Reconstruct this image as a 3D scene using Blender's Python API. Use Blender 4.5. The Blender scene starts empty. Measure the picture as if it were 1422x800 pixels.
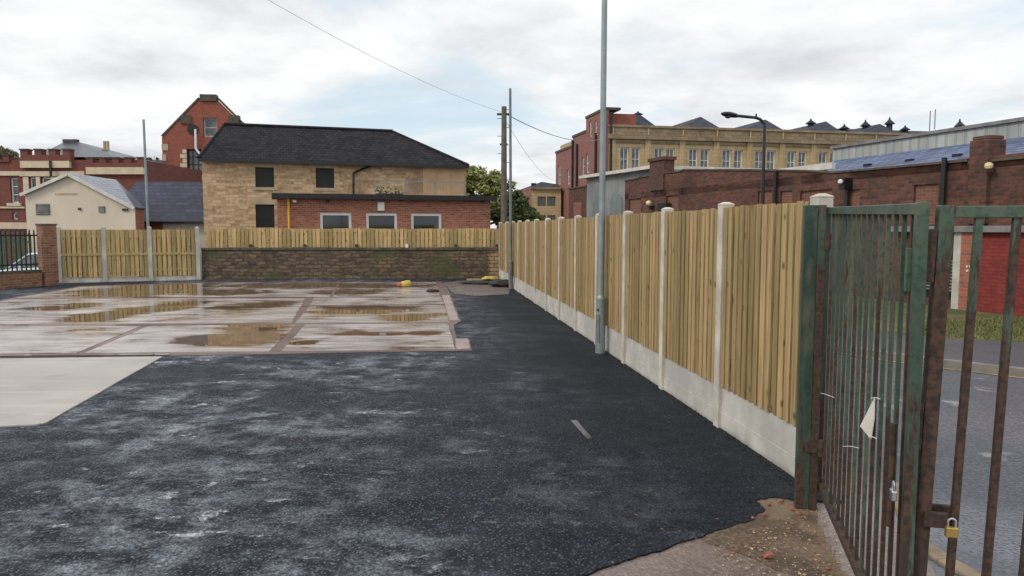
import bpy, bmesh, math, random
from mathutils import Vector, Matrix
random.seed(7)
R = random.random
def U(a, b): return a + (b - a) * R()
scene = bpy.context.scene
COL = scene.collection

# ------------------------------------------------------------------ camera model
FPX, HC, PITCH = 1020.0, 1.75, math.atan(82 / 1020.0)
CAM = Vector((0, 0, HC))
def ray(px, py):
    cx, cy = (px - 711) / FPX, (400 - py) / FPX
    return Vector((cx, math.cos(PITCH) + cy * math.sin(PITCH), -math.sin(PITCH) + cy * math.cos(PITCH)))
def G(px, py, z=0.0):
    r = ray(px, py); t = (z - HC) / r.z
    return Vector((r.x * t, r.y * t, z))
def at(px, py, Y):
    r = ray(px, py); t = Y / r.y
    return CAM + r * t

# ------------------------------------------------------------------ frames and mesh building
class Fr:
    """vertical building plane: u along the face, v out of it, z up"""
    def __init__(s, o, d):
        s.o = Vector((o[0], o[1], 0)); s.d = Vector((d[0], d[1], 0)).normalized()
        s.n = Vector((s.d.y, -s.d.x, 0))
    def p(s, u, v, z): return s.o + s.d * u + s.n * v + Vector((0, 0, z))
    def uz(s, px, py, v=0):
        r = ray(px, py); t = (s.o + s.n * v - CAM).dot(s.n) / r.dot(s.n)
        q = CAM + r * t
        return (q - s.o).dot(s.d), q.z
    def rect(s, x0, x1, y0, y1, v=0):
        xm, ym = (x0 + x1) / 2, (y0 + y1) / 2
        return (s.uz(x0, ym, v)[0], s.uz(x1, ym, v)[0], s.uz(xm, y1, v)[1], s.uz(xm, y0, v)[1])
WORLD = Fr((0, 0), (1, 0))

class MB:
    def __init__(s): s.v = []; s.f = []
    def poly(s, pts):
        n = len(s.v); s.v += [Vector(p) for p in pts]; s.f.append(tuple(range(n, n + len(pts)))); return s
    def hexa(s, b, t):
        n = len(s.v); k = len(b); s.v += [Vector(p) for p in b] + [Vector(p) for p in t]
        s.f.append(tuple(range(n + k - 1, n - 1, -1))); s.f.append(tuple(range(n + k, n + 2 * k)))
        for i in range(k):
            j = (i + 1) % k; s.f.append((n + i, n + j, n + k + j, n + k + i))
        return s
    def box(s, fr, u0, u1, v0, v1, z0, z1):
        c = [(u0, v0), (u1, v0), (u1, v1), (u0, v1)]
        return s.hexa([fr.p(a, b, z0) for a, b in c], [fr.p(a, b, z1) for a, b in c])
    def bar(s, a, b, w, h, up=Vector((0, 0, 1))):
        a, b = Vector(a), Vector(b); d = (b - a).normalized()
        if abs(d.dot(up)) > .95: up = Vector((0, 1, 0))
        x = d.cross(up).normalized() * (w / 2); y = x.cross(d).normalized() * (h / 2)
        o = [-x - y, x - y, x + y, -x + y]
        return s.hexa([a + q for q in o], [b + q for q in o])
    def prism(s, fr, prof, v0, v1):
        return s.hexa([fr.p(u, v0, z) for u, z in prof], [fr.p(u, v1, z) for u, z in prof])
    def cyl(s, a, b, r0, r1=None, n=12):
        a, b = Vector(a), Vector(b); r1 = r0 if r1 is None else r1
        d = (b - a).normalized(); x = d.orthogonal().normalized(); y = d.cross(x)
        ring = lambda c, r: [c + (x * math.cos(2 * math.pi * i / n) + y * math.sin(2 * math.pi * i / n)) * r for i in range(n)]
        return s.hexa(ring(a, r0), ring(b, r1))
    def tube(s, pts, r, n=8):
        for a, b in zip(pts[:-1], pts[1:]): s.cyl(a, b, r, r, n)
        return s
    def loft(s, rings, cap=True):
        n = len(s.v); k = len(rings[0])
        for r_ in rings: s.v += [Vector(p) for p in r_]
        for i in range(len(rings) - 1):
            for j in range(k):
                m = (j + 1) % k
                s.f.append((n + i * k + j, n + i * k + m, n + (i + 1) * k + m, n + (i + 1) * k + j))
        if cap:
            s.f.append(tuple(range(n + k - 1, n - 1, -1)))
            e = n + (len(rings) - 1) * k; s.f.append(tuple(range(e, e + k)))
        return s
    def lathe(s, base, prof, n=16):
        base = Vector(base)
        return s.loft([[base + Vector((r * math.cos(2 * math.pi * i / n), r * math.sin(2 * math.pi * i / n), z)) for i in range(n)] for r, z in prof])
    def wall(s, fr, u0, u1, z0, z1, holes=(), v=0, depth=.14):
        us = sorted({u0, u1, *[h[0] for h in holes], *[h[1] for h in holes]})
        zs = sorted({z0, z1, *[h[2] for h in holes], *[h[3] for h in holes]})
        for a, b in zip(us[:-1], us[1:]):
            for c, d in zip(zs[:-1], zs[1:]):
                m, q = (a + b) / 2, (c + d) / 2
                if any(h[0] < m < h[1] and h[2] < q < h[3] for h in holes): continue
                s.poly([fr.p(a, v, c), fr.p(b, v, c), fr.p(b, v, d), fr.p(a, v, d)])
        for a, b, c, d in holes:
            w = v - depth
            s.poly([fr.p(a, v, c), fr.p(a, w, c), fr.p(a, w, d), fr.p(a, v, d)])
            s.poly([fr.p(b, v, c), fr.p(b, v, d), fr.p(b, w, d), fr.p(b, w, c)])
            s.poly([fr.p(a, v, d), fr.p(a, w, d), fr.p(b, w, d), fr.p(b, v, d)])
            s.poly([fr.p(a, v, c), fr.p(b, v, c), fr.p(b, w, c), fr.p(a, w, c)])
        return s
    def build(s, name, mat, parent=None, bevel=0, smooth=False, label=None, solid=True):
        if parent is not None: o0 = parent.matrix_world.translation if parent.parent else parent.location
        else:
            zs = min(v.z for v in s.v)
            o0 = Vector((sum(v.x for v in s.v) / len(s.v), sum(v.y for v in s.v) / len(s.v), zs))
        off = Vector(parent['_o']) if parent is not None else o0
        me = bpy.data.meshes.new(name); me.from_pydata([v - off for v in s.v], [], s.f)
        if solid:
            bm = bmesh.new(); bm.from_mesh(me); bmesh.ops.recalc_face_normals(bm, faces=bm.faces); bm.to_mesh(me); bm.free()
        uvl = me.uv_layers.new(name='UVMap'); data = uvl.data; Z = Vector((0, 0, 1))
        for p in me.polygons:
            n = p.normal
            if abs(n.z) > .985: t = Vector((1, 0, 0)); b = Vector((0, 1, 0))
            else:
                t = Z.cross(n).normalized()
                if t.x < -1e-4 or (abs(t.x) < 1e-4 and t.y < 0): t = -t
                b = n.cross(t)
                if b.z < 0: b = -b
            for li in p.loop_indices:
                c = me.vertices[me.loops[li].vertex_index].co + off
                data[li].uv = (c.dot(t), c.dot(b))
        if smooth:
            for p in me.polygons: p.use_smooth = True
        me.materials.append(mat)
        o = bpy.data.objects.new(name, me); COL.objects.link(o)
        o['_o'] = [off.x, off.y, off.z]
        if parent is not None: o.parent = parent
        else: o.location = off
        if bevel:
            m = o.modifiers.new('bevel', 'BEVEL'); m.width = bevel; m.segments = 2; m.limit_method = 'ANGLE'
        if label: o['label'] = label
        return o

def thing(name, label, cat, loc, group=None):
    o = bpy.data.objects.new(name, None); COL.objects.link(o); o.location = loc; o.empty_display_size = .2
    o['_o'] = [loc[0], loc[1], loc[2]]
    o['label'] = label; o['category'] = cat
    if group: o['group'] = group
    return o
def tag(o, label, cat, group=None, kind=None):
    o['label'] = label; o['category'] = cat
    if group: o['group'] = group
    if kind: o['kind'] = kind
    return o
def struct(o, label=None, kind='structure'):
    o['kind'] = kind
    if label: o['label'] = label
    return o

# ------------------------------------------------------------------ materials
class NT:
    def __init__(s, name):
        s.m = bpy.data.materials.new(name); s.m.use_nodes = True; s.t = s.m.node_tree; s.t.nodes.clear()
        s.out = s.n('ShaderNodeOutputMaterial'); s.b = s.n('ShaderNodeBsdfPrincipled')
        s.l(s.b.outputs[0], s.out.inputs[0])
    def n(s, ty, **k):
        x = s.t.nodes.new(ty)
        for a, b in k.items(): setattr(x, a, b)
        return x
    def l(s, a, b): s.t.links.new(a, b)
    def set(s, inp, val):
        i = s.b.inputs[inp]
        if hasattr(val, 'is_output') or isinstance(val, bpy.types.NodeSocket): s.l(val, i)
        elif isinstance(val, (tuple, list)): i.default_value = (*val, 1) if len(val) == 3 else val
        else: i.default_value = val
    def put(s, node, idx, val):
        i = node.inputs[idx]
        if isinstance(val, bpy.types.NodeSocket): s.l(val, i)
        elif isinstance(val, (tuple, list)) and i.type == 'RGBA' and len(val) == 3: i.default_value = (*val, 1)
        else: i.default_value = val
    def math(s, op, a, b=0., c=0., clamp=False):
        x = s.n('ShaderNodeMath', operation=op); x.use_clamp = clamp
        s.put(x, 0, a); s.put(x, 1, b)
        if op in ('MULTIPLY_ADD',): s.put(x, 2, c)
        return x.outputs[0]
    def uv(s): 
        if not hasattr(s, '_uv'): s._uv = s.n('ShaderNodeUVMap').outputs[0]
        return s._uv
    def pos(s):
        if not hasattr(s, '_p'): s._p = s.n('ShaderNodeNewGeometry').outputs['Position']
        return s._p
    def mapv(s, v, sc=(1, 1, 1), loc=(0, 0, 0), rot=(0, 0, 0)):
        x = s.n('ShaderNodeMapping'); s.l(v, x.inputs[0]); x.inputs['Scale'].default_value = sc
        x.inputs['Location'].default_value = loc; x.inputs['Rotation'].default_value = rot; return x.outputs[0]
    def noise(s, v, scale, detail=4, rough=.55, dist=0., out='Fac'):
        x = s.n('ShaderNodeTexNoise'); s.l(v, x.inputs['Vector']); x.inputs['Scale'].default_value = scale
        x.inputs['Detail'].default_value = detail; x.inputs['Roughness'].default_value = rough
        x.inputs['Distortion'].default_value = dist; return x.outputs[out]
    def vor(s, v, scale, out='Distance', feature='F1'):
        x = s.n('ShaderNodeTexVoronoi'); x.feature = feature; s.l(v, x.inputs['Vector']); x.inputs['Scale'].default_value = scale
        return x.outputs[out]
    def ramp(s, v, stops, interp='LINEAR'):
        x = s.n('ShaderNodeValToRGB'); s.l(v, x.inputs[0]); e = x.color_ramp.elements; x.color_ramp.interpolation = interp
        while len(e) < len(stops): e.new(.5)
        for i, (p, c) in enumerate(stops):
            e[i].position = p
            if not isinstance(c, (tuple, list)): c = (c, c, c)
            e[i].color = (*c, 1)
        return x.outputs[0]
    def sm(s, v, a, b):
        x = s.n('ShaderNodeMapRange'); x.interpolation_type = 'SMOOTHSTEP'; s.l(v, x.inputs[0])
        x.inputs[1].default_value = a; x.inputs[2].default_value = b; return x.outputs[0]
    def mix(s, f, a, b, mode='MIX'):
        x = s.n('ShaderNodeMix'); x.data_type = 'RGBA'; x.blend_type = mode
        for nm, val in (('Factor_Float', f), ('A_Color', a), ('B_Color', b)):
            i = next(q for q in x.inputs if q.identifier == nm)
            if isinstance(val, bpy.types.NodeSocket): s.l(val, i)
            elif isinstance(val, (tuple, list)): i.default_value = (*val, 1)
            else: i.default_value = val if nm == 'Factor_Float' else (val, val, val, 1)
        return next(q for q in x.outputs if q.identifier == 'Result_Color')
    def bump(s, h, strength=.5, dist=.01, normal=None):
        x = s.n('ShaderNodeBump'); s.l(h, x.inputs['Height']); x.inputs['Strength'].default_value = strength
        x.inputs['Distance'].default_value = dist
        if normal is not None: s.l(normal, x.inputs['Normal'])
        s.l(x.outputs[0], s.b.inputs['Normal']); return x.outputs[0]
    def island(s): return s.n('ShaderNodeNewGeometry').outputs['Random Per Island']

def mul(c, k): return tuple(x * k for x in c)
def m_plain(name, col, rough=.6, metal=0, var=.25, scale=3, spec=.5, bump=0):
    t = NT(name); n = t.noise(t.pos(), scale, 6)
    t.set('Base Color', t.mix(t.sm(n, .3, .7), mul(col, 1 - var), mul(col, 1 + var)))
    t.set('Roughness', rough); t.set('Metallic', metal); t.set('Specular IOR Level', spec)
    if bump: t.bump(t.noise(t.pos(), scale * 12, 4), bump, .003)
    return t.m
def m_brick(name, c1, c2, mortar, w=.225, h=.075, mt=.011, dirt=.5, distort=0., rough=.85, patch=None, bumpd=.006, bias=0.):
    t = NT(name); uv = t.uv()
    if distort:
        d = t.noise(uv, 2.2, 3, out='Color')
        a = t.n('ShaderNodeVectorMath', operation='SUBTRACT'); t.l(d, a.inputs[0]); a.inputs[1].default_value = (.5, .5, .5)
        b = t.n('ShaderNodeVectorMath', operation='SCALE'); t.l(a.outputs[0], b.inputs[0]); b.inputs['Scale'].default_value = distort
        c = t.n('ShaderNodeVectorMath', operation='ADD'); t.l(uv, c.inputs[0]); t.l(b.outputs[0], c.inputs[1]); uv = c.outputs[0]
    br = t.n('ShaderNodeTexBrick'); t.l(uv, br.inputs['Vector'])
    br.inputs['Color1'].default_value = (*c1, 1); br.inputs['Color2'].default_value = (*c2, 1); br.inputs['Mortar'].default_value = (*mortar, 1)
    br.inputs['Scale'].default_value = 1; br.inputs['Brick Width'].default_value = w; br.inputs['Row Height'].default_value = h
    br.inputs['Mortar Size'].default_value = mt; br.inputs['Mortar Smooth'].default_value = .3; br.inputs['Bias'].default_value = bias
    n1 = t.noise(t.pos(), .55, 6, .65); n2 = t.noise(t.uv(), 7, 4, .6)
    col = t.mix(t.math('MULTIPLY', t.sm(n1, .45, .75), dirt), br.outputs['Color'], mul(c1, .35))
    col = t.mix(t.math('MULTIPLY', t.sm(n2, .4, .7), .35), col, mul(c2, 1.35))
    if patch: col = t.mix(t.math('MULTIPLY', t.sm(t.noise(t.mapv(t.pos(), loc=(9, 3, 5)), .8, 4), .5, .7), .8), col, patch)
    t.set('Base Color', col); t.set('Roughness', rough)
    t.bump(t.math('ADD', t.math('MULTIPLY', br.outputs['Fac'], -1.), t.math('MULTIPLY', t.noise(t.uv(), 30, 3), .5)), .6, bumpd)
    return t.m
def m_tiles(name, col, w=.25, h=.28, rough=.45, hl=2.1, spec=.5):
    t = NT(name); uv = t.uv()
    br = t.n('ShaderNodeTexBrick'); t.l(uv, br.inputs['Vector'])
    br.inputs['Color1'].default_value = (*mul(col, .55), 1); br.inputs['Color2'].default_value = (*mul(col, hl), 1); br.inputs['Mortar'].default_value = (*mul(col, .25), 1)
    br.inputs['Scale'].default_value = 1; br.inputs['Brick Width'].default_value = w; br.inputs['Row Height'].default_value = h
    br.inputs['Mortar Size'].default_value = .02; br.inputs['Mortar Smooth'].default_value = .6
    sp = t.n('ShaderNodeSeparateXYZ'); t.l(uv, sp.inputs[0])
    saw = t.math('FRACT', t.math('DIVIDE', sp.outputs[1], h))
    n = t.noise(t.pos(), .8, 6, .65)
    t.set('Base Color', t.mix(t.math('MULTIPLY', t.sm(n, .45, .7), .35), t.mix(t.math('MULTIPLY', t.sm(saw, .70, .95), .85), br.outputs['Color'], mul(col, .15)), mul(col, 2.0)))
    t.set('Roughness', rough); t.set('Specular IOR Level', spec)
    t.bump(t.math('ADD', t.math('MULTIPLY', saw, -.8), t.math('MULTIPLY', br.outputs['Fac'], -.5)), .7, .03)
    return t.m

M = {}
# timber boards
def m_wood(name, c, gs=1.):
    t = NT(name); isl = t.island()
    a = t.n('ShaderNodeCombineXYZ'); t.l(isl, a.inputs[0]); t.l(isl, a.inputs[1])
    sc = t.n('ShaderNodeVectorMath', operation='SCALE'); t.l(a.outputs[0], sc.inputs[0]); sc.inputs['Scale'].default_value = 37.
    ad = t.n('ShaderNodeVectorMath', operation='ADD'); t.l(t.pos(), ad.inputs[0]); t.l(sc.outputs[0], ad.inputs[1])
    v = ad.outputs[0]
    grain = t.noise(t.mapv(v, (26, 26, 1.0)), 1.6, 5, .6, .6)
    blot = t.noise(t.mapv(v, (3, 3, .8)), 1.2, 4)
    knot = t.vor(t.mapv(v, (7, 7, 5.5)), 1.0)
    col = t.mix(t.sm(grain, .3, .7), mul(c, .62), mul(c, 1.22))
    col = t.mix(t.math('MULTIPLY', t.sm(blot, .4, .7), .5), col, (c[0] * .8, c[1] * .95, c[2] * .8))
    tint = t.ramp(isl, [(0, (.60, .57, .52)), (.3, (.80, .79, .74)), (.6, (.93, .93, .90)), (.8, (1.0, .97, .95)), (1, (1.15, 1.10, 1.08))])
    col = t.mix(1., col, tint, 'MULTIPLY')
    col = t.mix(t.math('MULTIPLY', t.math('MULTIPLY', t.sm(knot, .22, .10), t.sm(blot, .40, .52)), .85), col, mul(c, .25))
    t.set('Base Color', col); t.set('Roughness', .75); t.set('Specular IOR Level', .3)
    t.bump(grain, .4, .003)
    return t.m
M['wood'] = m_wood('timber', (.43, .31, .16))
M['wood_far'] = m_wood('timber_far', (.54, .395, .20))
M['pole'] = m_plain('pole_wood', (.13, .11, .09), .9, scale=6)
t = NT('cast_concrete'); n = t.noise(t.pos(), 3.5, 7, .65); f_ = t.noise(t.pos(), 90, 3)
c_ = t.mix(t.sm(n, .35, .7), (.46, .42, .37), (.66, .61, .545)); c_ = t.mix(t.math('MULTIPLY', t.sm(f_, .55, .75), .4), c_, (.38, .35, .31))
t.set('Base Color', c_); t.set('Roughness', .85); t.bump(f_, .4, .002); M['post'] = t.m
t = NT('gravel_board'); n = t.noise(t.pos(), 2.2, 7, .65); f_ = t.noise(t.pos(), 110, 3)
sp = t.n('ShaderNodeSeparateXYZ'); t.l(t.pos(), sp.inputs[0])
c_ = t.mix(t.sm(n, .35, .7), (.42, .41, .385), (.60, .585, .54)); c_ = t.mix(t.math('MULTIPLY', t.sm(f_, .55, .75), .35), c_, (.28, .28, .26))
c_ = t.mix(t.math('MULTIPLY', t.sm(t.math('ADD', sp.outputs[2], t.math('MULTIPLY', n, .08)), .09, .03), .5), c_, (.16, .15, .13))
t.set('Base Color', c_); t.set('Roughness', .85); t.bump(f_, .4, .002); M['gravel'] = t.m

# tarmac of the yard
def m_tarmac():
    t = NT('tarmac'); P = t.pos(); sp = t.n('ShaderNodeSeparateXYZ'); t.l(P, sp.inputs[0])
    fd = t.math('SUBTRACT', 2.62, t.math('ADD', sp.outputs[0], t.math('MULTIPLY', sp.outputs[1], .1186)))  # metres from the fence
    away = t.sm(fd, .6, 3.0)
    st = t.mapv(P, (1.0, 1.3, 1), rot=(0, 0, .12))
    big = t.noise(t.mapv(P, loc=(2.2, 5.1, 0)), .33, 4, .55, .4); med = t.noise(st, 2.2, 11, .80, .15)
    seam = t.noise(t.mapv(P, (1, .06, 1), rot=(0, 0, .118)), 3.2, 5, .6); tiny = t.noise(P, 38, 4, .75); mott = t.noise(P, 9, 5, .7)
    stones = t.vor(P, 62); sv = t.n('ShaderNodeSeparateColor'); t.l(t.vor(P, 62, 'Color'), sv.inputs[0])
    grit = t.math('MULTIPLY', t.math('POWER', sv.outputs[0], 2.5), t.sm(stones, .62, .25))
    wear_sheen = t.math('MULTIPLY', t.math('ADD', t.math('MULTIPLY', t.sm(big, .41, .58), .88), .12), t.math('MULTIPLY', t.sm(med, .42, .66), t.math('ADD', t.math('MULTIPLY', t.sm(seam, .35, .6), .55), .45)))
    wear_sheen = t.math('MULTIPLY', wear_sheen, t.math('ADD', t.math('MULTIPLY', away, .93), .07))
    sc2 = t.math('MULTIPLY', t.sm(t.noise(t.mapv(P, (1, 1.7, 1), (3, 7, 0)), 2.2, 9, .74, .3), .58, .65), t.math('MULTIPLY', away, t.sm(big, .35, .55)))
    base = t.mix(t.sm(mott, .3, .7), (.0042, .0062, .0115), (.011, .0155, .027))
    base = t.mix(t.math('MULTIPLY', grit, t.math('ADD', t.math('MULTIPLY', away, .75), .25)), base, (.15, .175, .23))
    gm = t.math('ADD', t.math('MULTIPLY', t.sm(tiny, .38, .62), .75), .15)
    col = t.mix(t.math('MULTIPLY', wear_sheen, gm), base, (.42, .48, .57))  # pale scuffs plus the wet film's sky reflection, painted into the colour
    col = t.mix(t.math('MULTIPLY', sc2, gm), col, (.66, .68, .72))
    col = t.mix(t.math('MULTIPLY', t.sm(sv.outputs[1], .996, .999), .5), col, (.30, .20, .13))
    t.set('Base Color', col)
    rn = t.noise(st, .8, 5, .6)
    t.set('Roughness', t.math('SUBTRACT', .72, t.math('ADD', t.math('MULTIPLY', t.sm(rn, .4, .62), .10), t.math('MULTIPLY', wear_sheen, .30))))
    t.set('Specular IOR Level', t.math('ADD', t.math('MULTIPLY', wear_sheen, .35), .20))
    h = t.math('ADD', t.math('MULTIPLY', stones, -1.0), t.math('MULTIPLY', mott, .9))
    t.bump(h, .9, .012)
    return t.m
M['tarmac'] = m_tarmac()
def m_road(name, c0, c1, r0, r1, patch=(.45, .46, .48), lo=.60, vs=60):
    t = NT(name); P = t.pos()
    n = t.noise(P, .7, 6, .6, .4); s_ = t.vor(P, vs); w = t.noise(P, 1.7, 6, .6)
    col = t.mix(t.sm(n, .35, .65), c0, c1); col = t.mix(t.math('MULTIPLY', t.sm(t.noise(P, 40, 3), .4, .7), .4), col, mul(c1, 1.8))
    col = t.mix(t.math('MULTIPLY', t.sm(w, lo, lo + .08), .55), col, patch)
    t.set('Base Color', col); t.set('Roughness', t.math('ADD', t.math('MULTIPLY', t.sm(n, .4, .6), r1 - r0), r0))
    t.bump(t.math('MULTIPLY', s_, -1.), .6, .005); return t.m
M['road'] = m_road('road_asphalt', (.045, .055, .075), (.12, .135, .165), .40, .20, vs=38)
M['pave'] = m_road('footway_asphalt', (.06, .063, .075), (.10, .105, .12), .5, .35, lo=.75)
M['ground'] = m_road('far_ground', (.06, .06, .05), (.10, .095, .08), .8, .8, lo=.9)
M['apron'] = m_road('worn_apron', (.12, .09, .08), (.21, .165, .15), .5, .25, patch=(.28, .24, .225), lo=.57, vs=45)
M['dirt'] = m_road('sandy_dirt', (.07, .045, .032), (.20, .145, .095), .6, .45, patch=(.05, .035, .028), lo=.52, vs=30)
M['bed'] = m_road('brick_bed', (.08, .045, .038), (.17, .10, .085), .5, .25, lo=.62, patch=(.07, .05, .045))

# wet concrete slabs with standing water
PUD = [(118, 300, 393.5, 414, 1.0), (285, 640, 393, 401, .8), (104, 196, 427, 449, 1.0), (30, 120, 422, 432, .5), (228, 410, 463, 483, 1.1),
       (300, 405, 449, 465, .9), (422, 590, 424, 438, 1.15), (520, 600, 436, 447, .7), (192, 275, 417, 437, .8), (445, 570, 461, 468, .7),
       (398, 438, 474, 481, .6), (430, 540, 402, 410, .7), (200, 380, 402, 411, .9), (300, 400, 418, 434, .7), (560, 615, 460, 468, .5)]
def m_slab():
    t = NT('wet_concrete'); P = t.pos(); sp = t.n('ShaderNodeSeparateXYZ'); t.l(P, sp.inputs[0]); X, Y = sp.outputs[0], sp.outputs[1]
    field = None
    for x0, x1, y0, y1, k in PUD:
        a, b = G((x0 + x1) / 2, y0), G((x0 + x1) / 2, y1); cy = (a.y + b.y) / 2; ry = abs(a.y - b.y) / 2
        sc_ = cy / FPX; cx = ((x0 + x1) / 2 - 711) * sc_; rx = (x1 - x0) / 2 * sc_
        dx = t.math('DIVIDE', t.math('SUBTRACT', X, cx), rx); dy = t.math('DIVIDE', t.math('SUBTRACT', Y, cy), ry)
        r2 = t.math('ADD', t.math('MULTIPLY', dx, dx), t.math('MULTIPLY', dy, dy))
        v = t.math('MULTIPLY', t.math('SUBTRACT', 1., r2), k * .55); v = t.math('MAXIMUM', v, -.22)
        field = v if field is None else t.math('MAXIMUM', field, v)
    nz = t.noise(P, .9, 6, .6, .6)
    nz2 = t.noise(t.mapv(P, (.55, 2.2, 1)), 1.6, 7, .65, .2)
    f = t.math('ADD', t.math('ADD', field, t.math('MULTIPLY', t.math('SUBTRACT', nz, .5), 1.5)), t.math('MULTIPLY', t.math('SUBTRACT', nz2, .5), 1.6))
    water = t.sm(f, .0, .10); damp = t.sm(f, -.42, .04)
    n = t.noise(P, .6, 6, .6); fine = t.noise(P, 22, 4, .7); streak = t.noise(t.mapv(P, (.5, 3, 1), rot=(0, 0, .05)), 1.4, 5)
    dry = t.mix(t.sm(n, .3, .7), (.42, .385, .375), (.52, .485, .47)); dry = t.mix(t.math('MULTIPLY', t.sm(fine, .45, .7), .25), dry, (.28, .24, .22))
    dry = t.mix(t.math('MULTIPLY', t.sm(streak, .5, .7), .4), dry, (.61, .58, .56))
    col = t.mix(t.math('MULTIPLY', damp, .42), dry, (.20, .145, .12)); col = t.mix(water, col, (.15, .10, .065))
    t.set('Base Color', col)
    t.set('Roughness', t.math('MAXIMUM', t.math('SUBTRACT', t.math('ADD', t.math('MULTIPLY', t.sm(streak, .4, .65), .16), .20), t.math('ADD', t.math('MULTIPLY', damp, .10), t.math('MULTIPLY', water, .3))), .025))
    t.set('Specular IOR Level', .5)
    bp = t.n('ShaderNodeBump'); t.l(t.math('MULTIPLY', fine, t.math('SUBTRACT', 1., water)), bp.inputs['Height']); bp.inputs['Strength'].default_value = .12; bp.inputs['Distance'].default_value = .003
    t.l(bp.outputs[0], t.b.inputs['Normal']); return t.m
M['slab'] = m_slab()
t = NT('dry_concrete'); P = t.pos(); n = t.noise(P, .7, 6); s2 = t.noise(t.mapv(P, (.4, 3.5, 1)), 1.5, 5)
c_ = t.mix(t.sm(n, .3, .7), (.36, .33, .30), (.44, .41, .375)); c_ = t.mix(t.math('MULTIPLY', t.sm(s2, .5, .7), .5), c_, (.56, .52, .47)); c_ = t.mix(t.math('MULTIPLY', t.sm(t.noise(P, 2.3, 7, .65), .5, .72), .45), c_, (.27, .25, .225)); c_ = t.mix(t.math('MULTIPLY', t.sm(t.noise(P, 30, 4, .7), .6, .75), .4), c_, (.22, .20, .18))
t.set('Base Color', c_); t.set('Roughness', .42); t.bump(t.noise(P, 40, 4), .15, .003); M['slab_dry'] = t.m
t = NT('joint_water'); t.set('Base Color', (.06, .035, .03)); t.set('Roughness', .08); M['joint'] = t.m

# masonry
M['brick_red'] = m_brick('red_brick', (.20, .06, .04), (.46, .155, .085), (.36, .28, .22), dirt=.25)
M['brick_old'] = m_brick('sooty_brick', (.052, .026, .023), (.175, .064, .044), (.085, .062, .052), dirt=.75, patch=(.075, .045, .04))
M['brick_mill'] = m_brick('mill_brick', (.20, .08, .07), (.30, .115, .095), (.20, .12, .10), dirt=.3)
M['brick_hot'] = m_brick('orange_red_brick', (.20, .052, .035), (.33, .085, .052), (.25, .12, .09), dirt=.2)
M['brick_far'] = m_brick('dark_red_brick', (.12, .038, .032), (.20, .058, .042), (.17, .08, .065), dirt=.3)
M['brick_infill'] = m_brick('infill_brick', (.14, .062, .043), (.21, .09, .06), (.22, .14, .11), dirt=.3)
M['brick_pier'] = m_brick('pier_brick', (.12, .055, .035), (.33, .14, .075), (.24, .19, .14), dirt=.5)
M['stone_house'] = m_brick('coursed_sandstone', (.34, .21, .11), (.68, .49, .30), (.44, .33, .21), w=.36, h=.125, mt=.012, dirt=.2, distort=.05, patch=(.30, .19, .11), bumpd=.015)
M['stone_wall'] = m_brick('rubble_stone', (.05, .037, .026), (.19, .135, .085), (.055, .045, .035), w=.30, h=.125, mt=.022, dirt=.8, distort=.2, patch=(.075, .085, .035), bumpd=.03)
M['stone_warm'] = m_brick('cleaner_stone', (.30, .20, .10), (.42, .29, .16), (.10, .08, .06), w=.3, h=.13, mt=.02, dirt=.4, distort=.08, bumpd=.03)
M['ashlar'] = m_brick('mill_ashlar', (.43, .325, .18), (.51, .395, .235), (.33, .24, .12), w=.9, h=.38, mt=.02, dirt=.25)
M['ashlar_dark'] = m_brick('weathered_ashlar', (.20, .155, .10), (.32, .245, .155), (.10, .08, .05), w=.9, h=.38, mt=.02, dirt=.7)
M['stone_trim'] = m_plain('stone_trim', (.46, .36, .24), .85, var=.15)
M['cream_trim'] = m_plain('cream_stone', (.60, .50, .37), .8, var=.1)
M['cap'] = m_plain('dark_coping', (.085, .072, .055), .85, scale=4, var=.4)
t = NT('cream_render'); n = t.noise(t.pos(), .5, 7, .62); s2 = t.noise(t.mapv(t.pos(), (2.5, 2.5, .5)), 1., 5, .6)
c_ = t.mix(t.sm(n, .35, .7), (.63, .55, .44), (.71, .63, .51)); c_ = t.mix(t.math('MULTIPLY', t.sm(s2, .52, .75), .4), c_, (.40, .35, .28))
t.set('Base Color', c_); t.set('Roughness', .9); M['render'] = t.m
M['red_paint'] = m_brick('red_painted_brick', (.17, .028, .025), (.25, .040, .034), (.16, .024, .022), dirt=.45)
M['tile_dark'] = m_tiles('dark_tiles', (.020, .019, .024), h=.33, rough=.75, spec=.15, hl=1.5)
M['tile_blue'] = m_tiles('blue_black_tiles', (.018, .020, .048), w=.3, h=.34, rough=.5, spec=.4)
M['slate'] = m_tiles('wet_slate', (.04, .05, .08), w=.3, h=.22, rough=.30, hl=1.8)
M['slate_pale'] = m_tiles('pale_wet_slate', (.09, .11, .17), w=.3, h=.22, rough=.25, hl=1.8)
M['slate_blue'] = m_tiles('blue_slate', (.085, .12, .235), w=.32, h=.25, rough=.5, spec=.3, hl=1.5)
M['slate_far'] = m_tiles('mill_slate', (.024, .028, .046), w=.4, h=.3, rough=.65, spec=.25)
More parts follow.
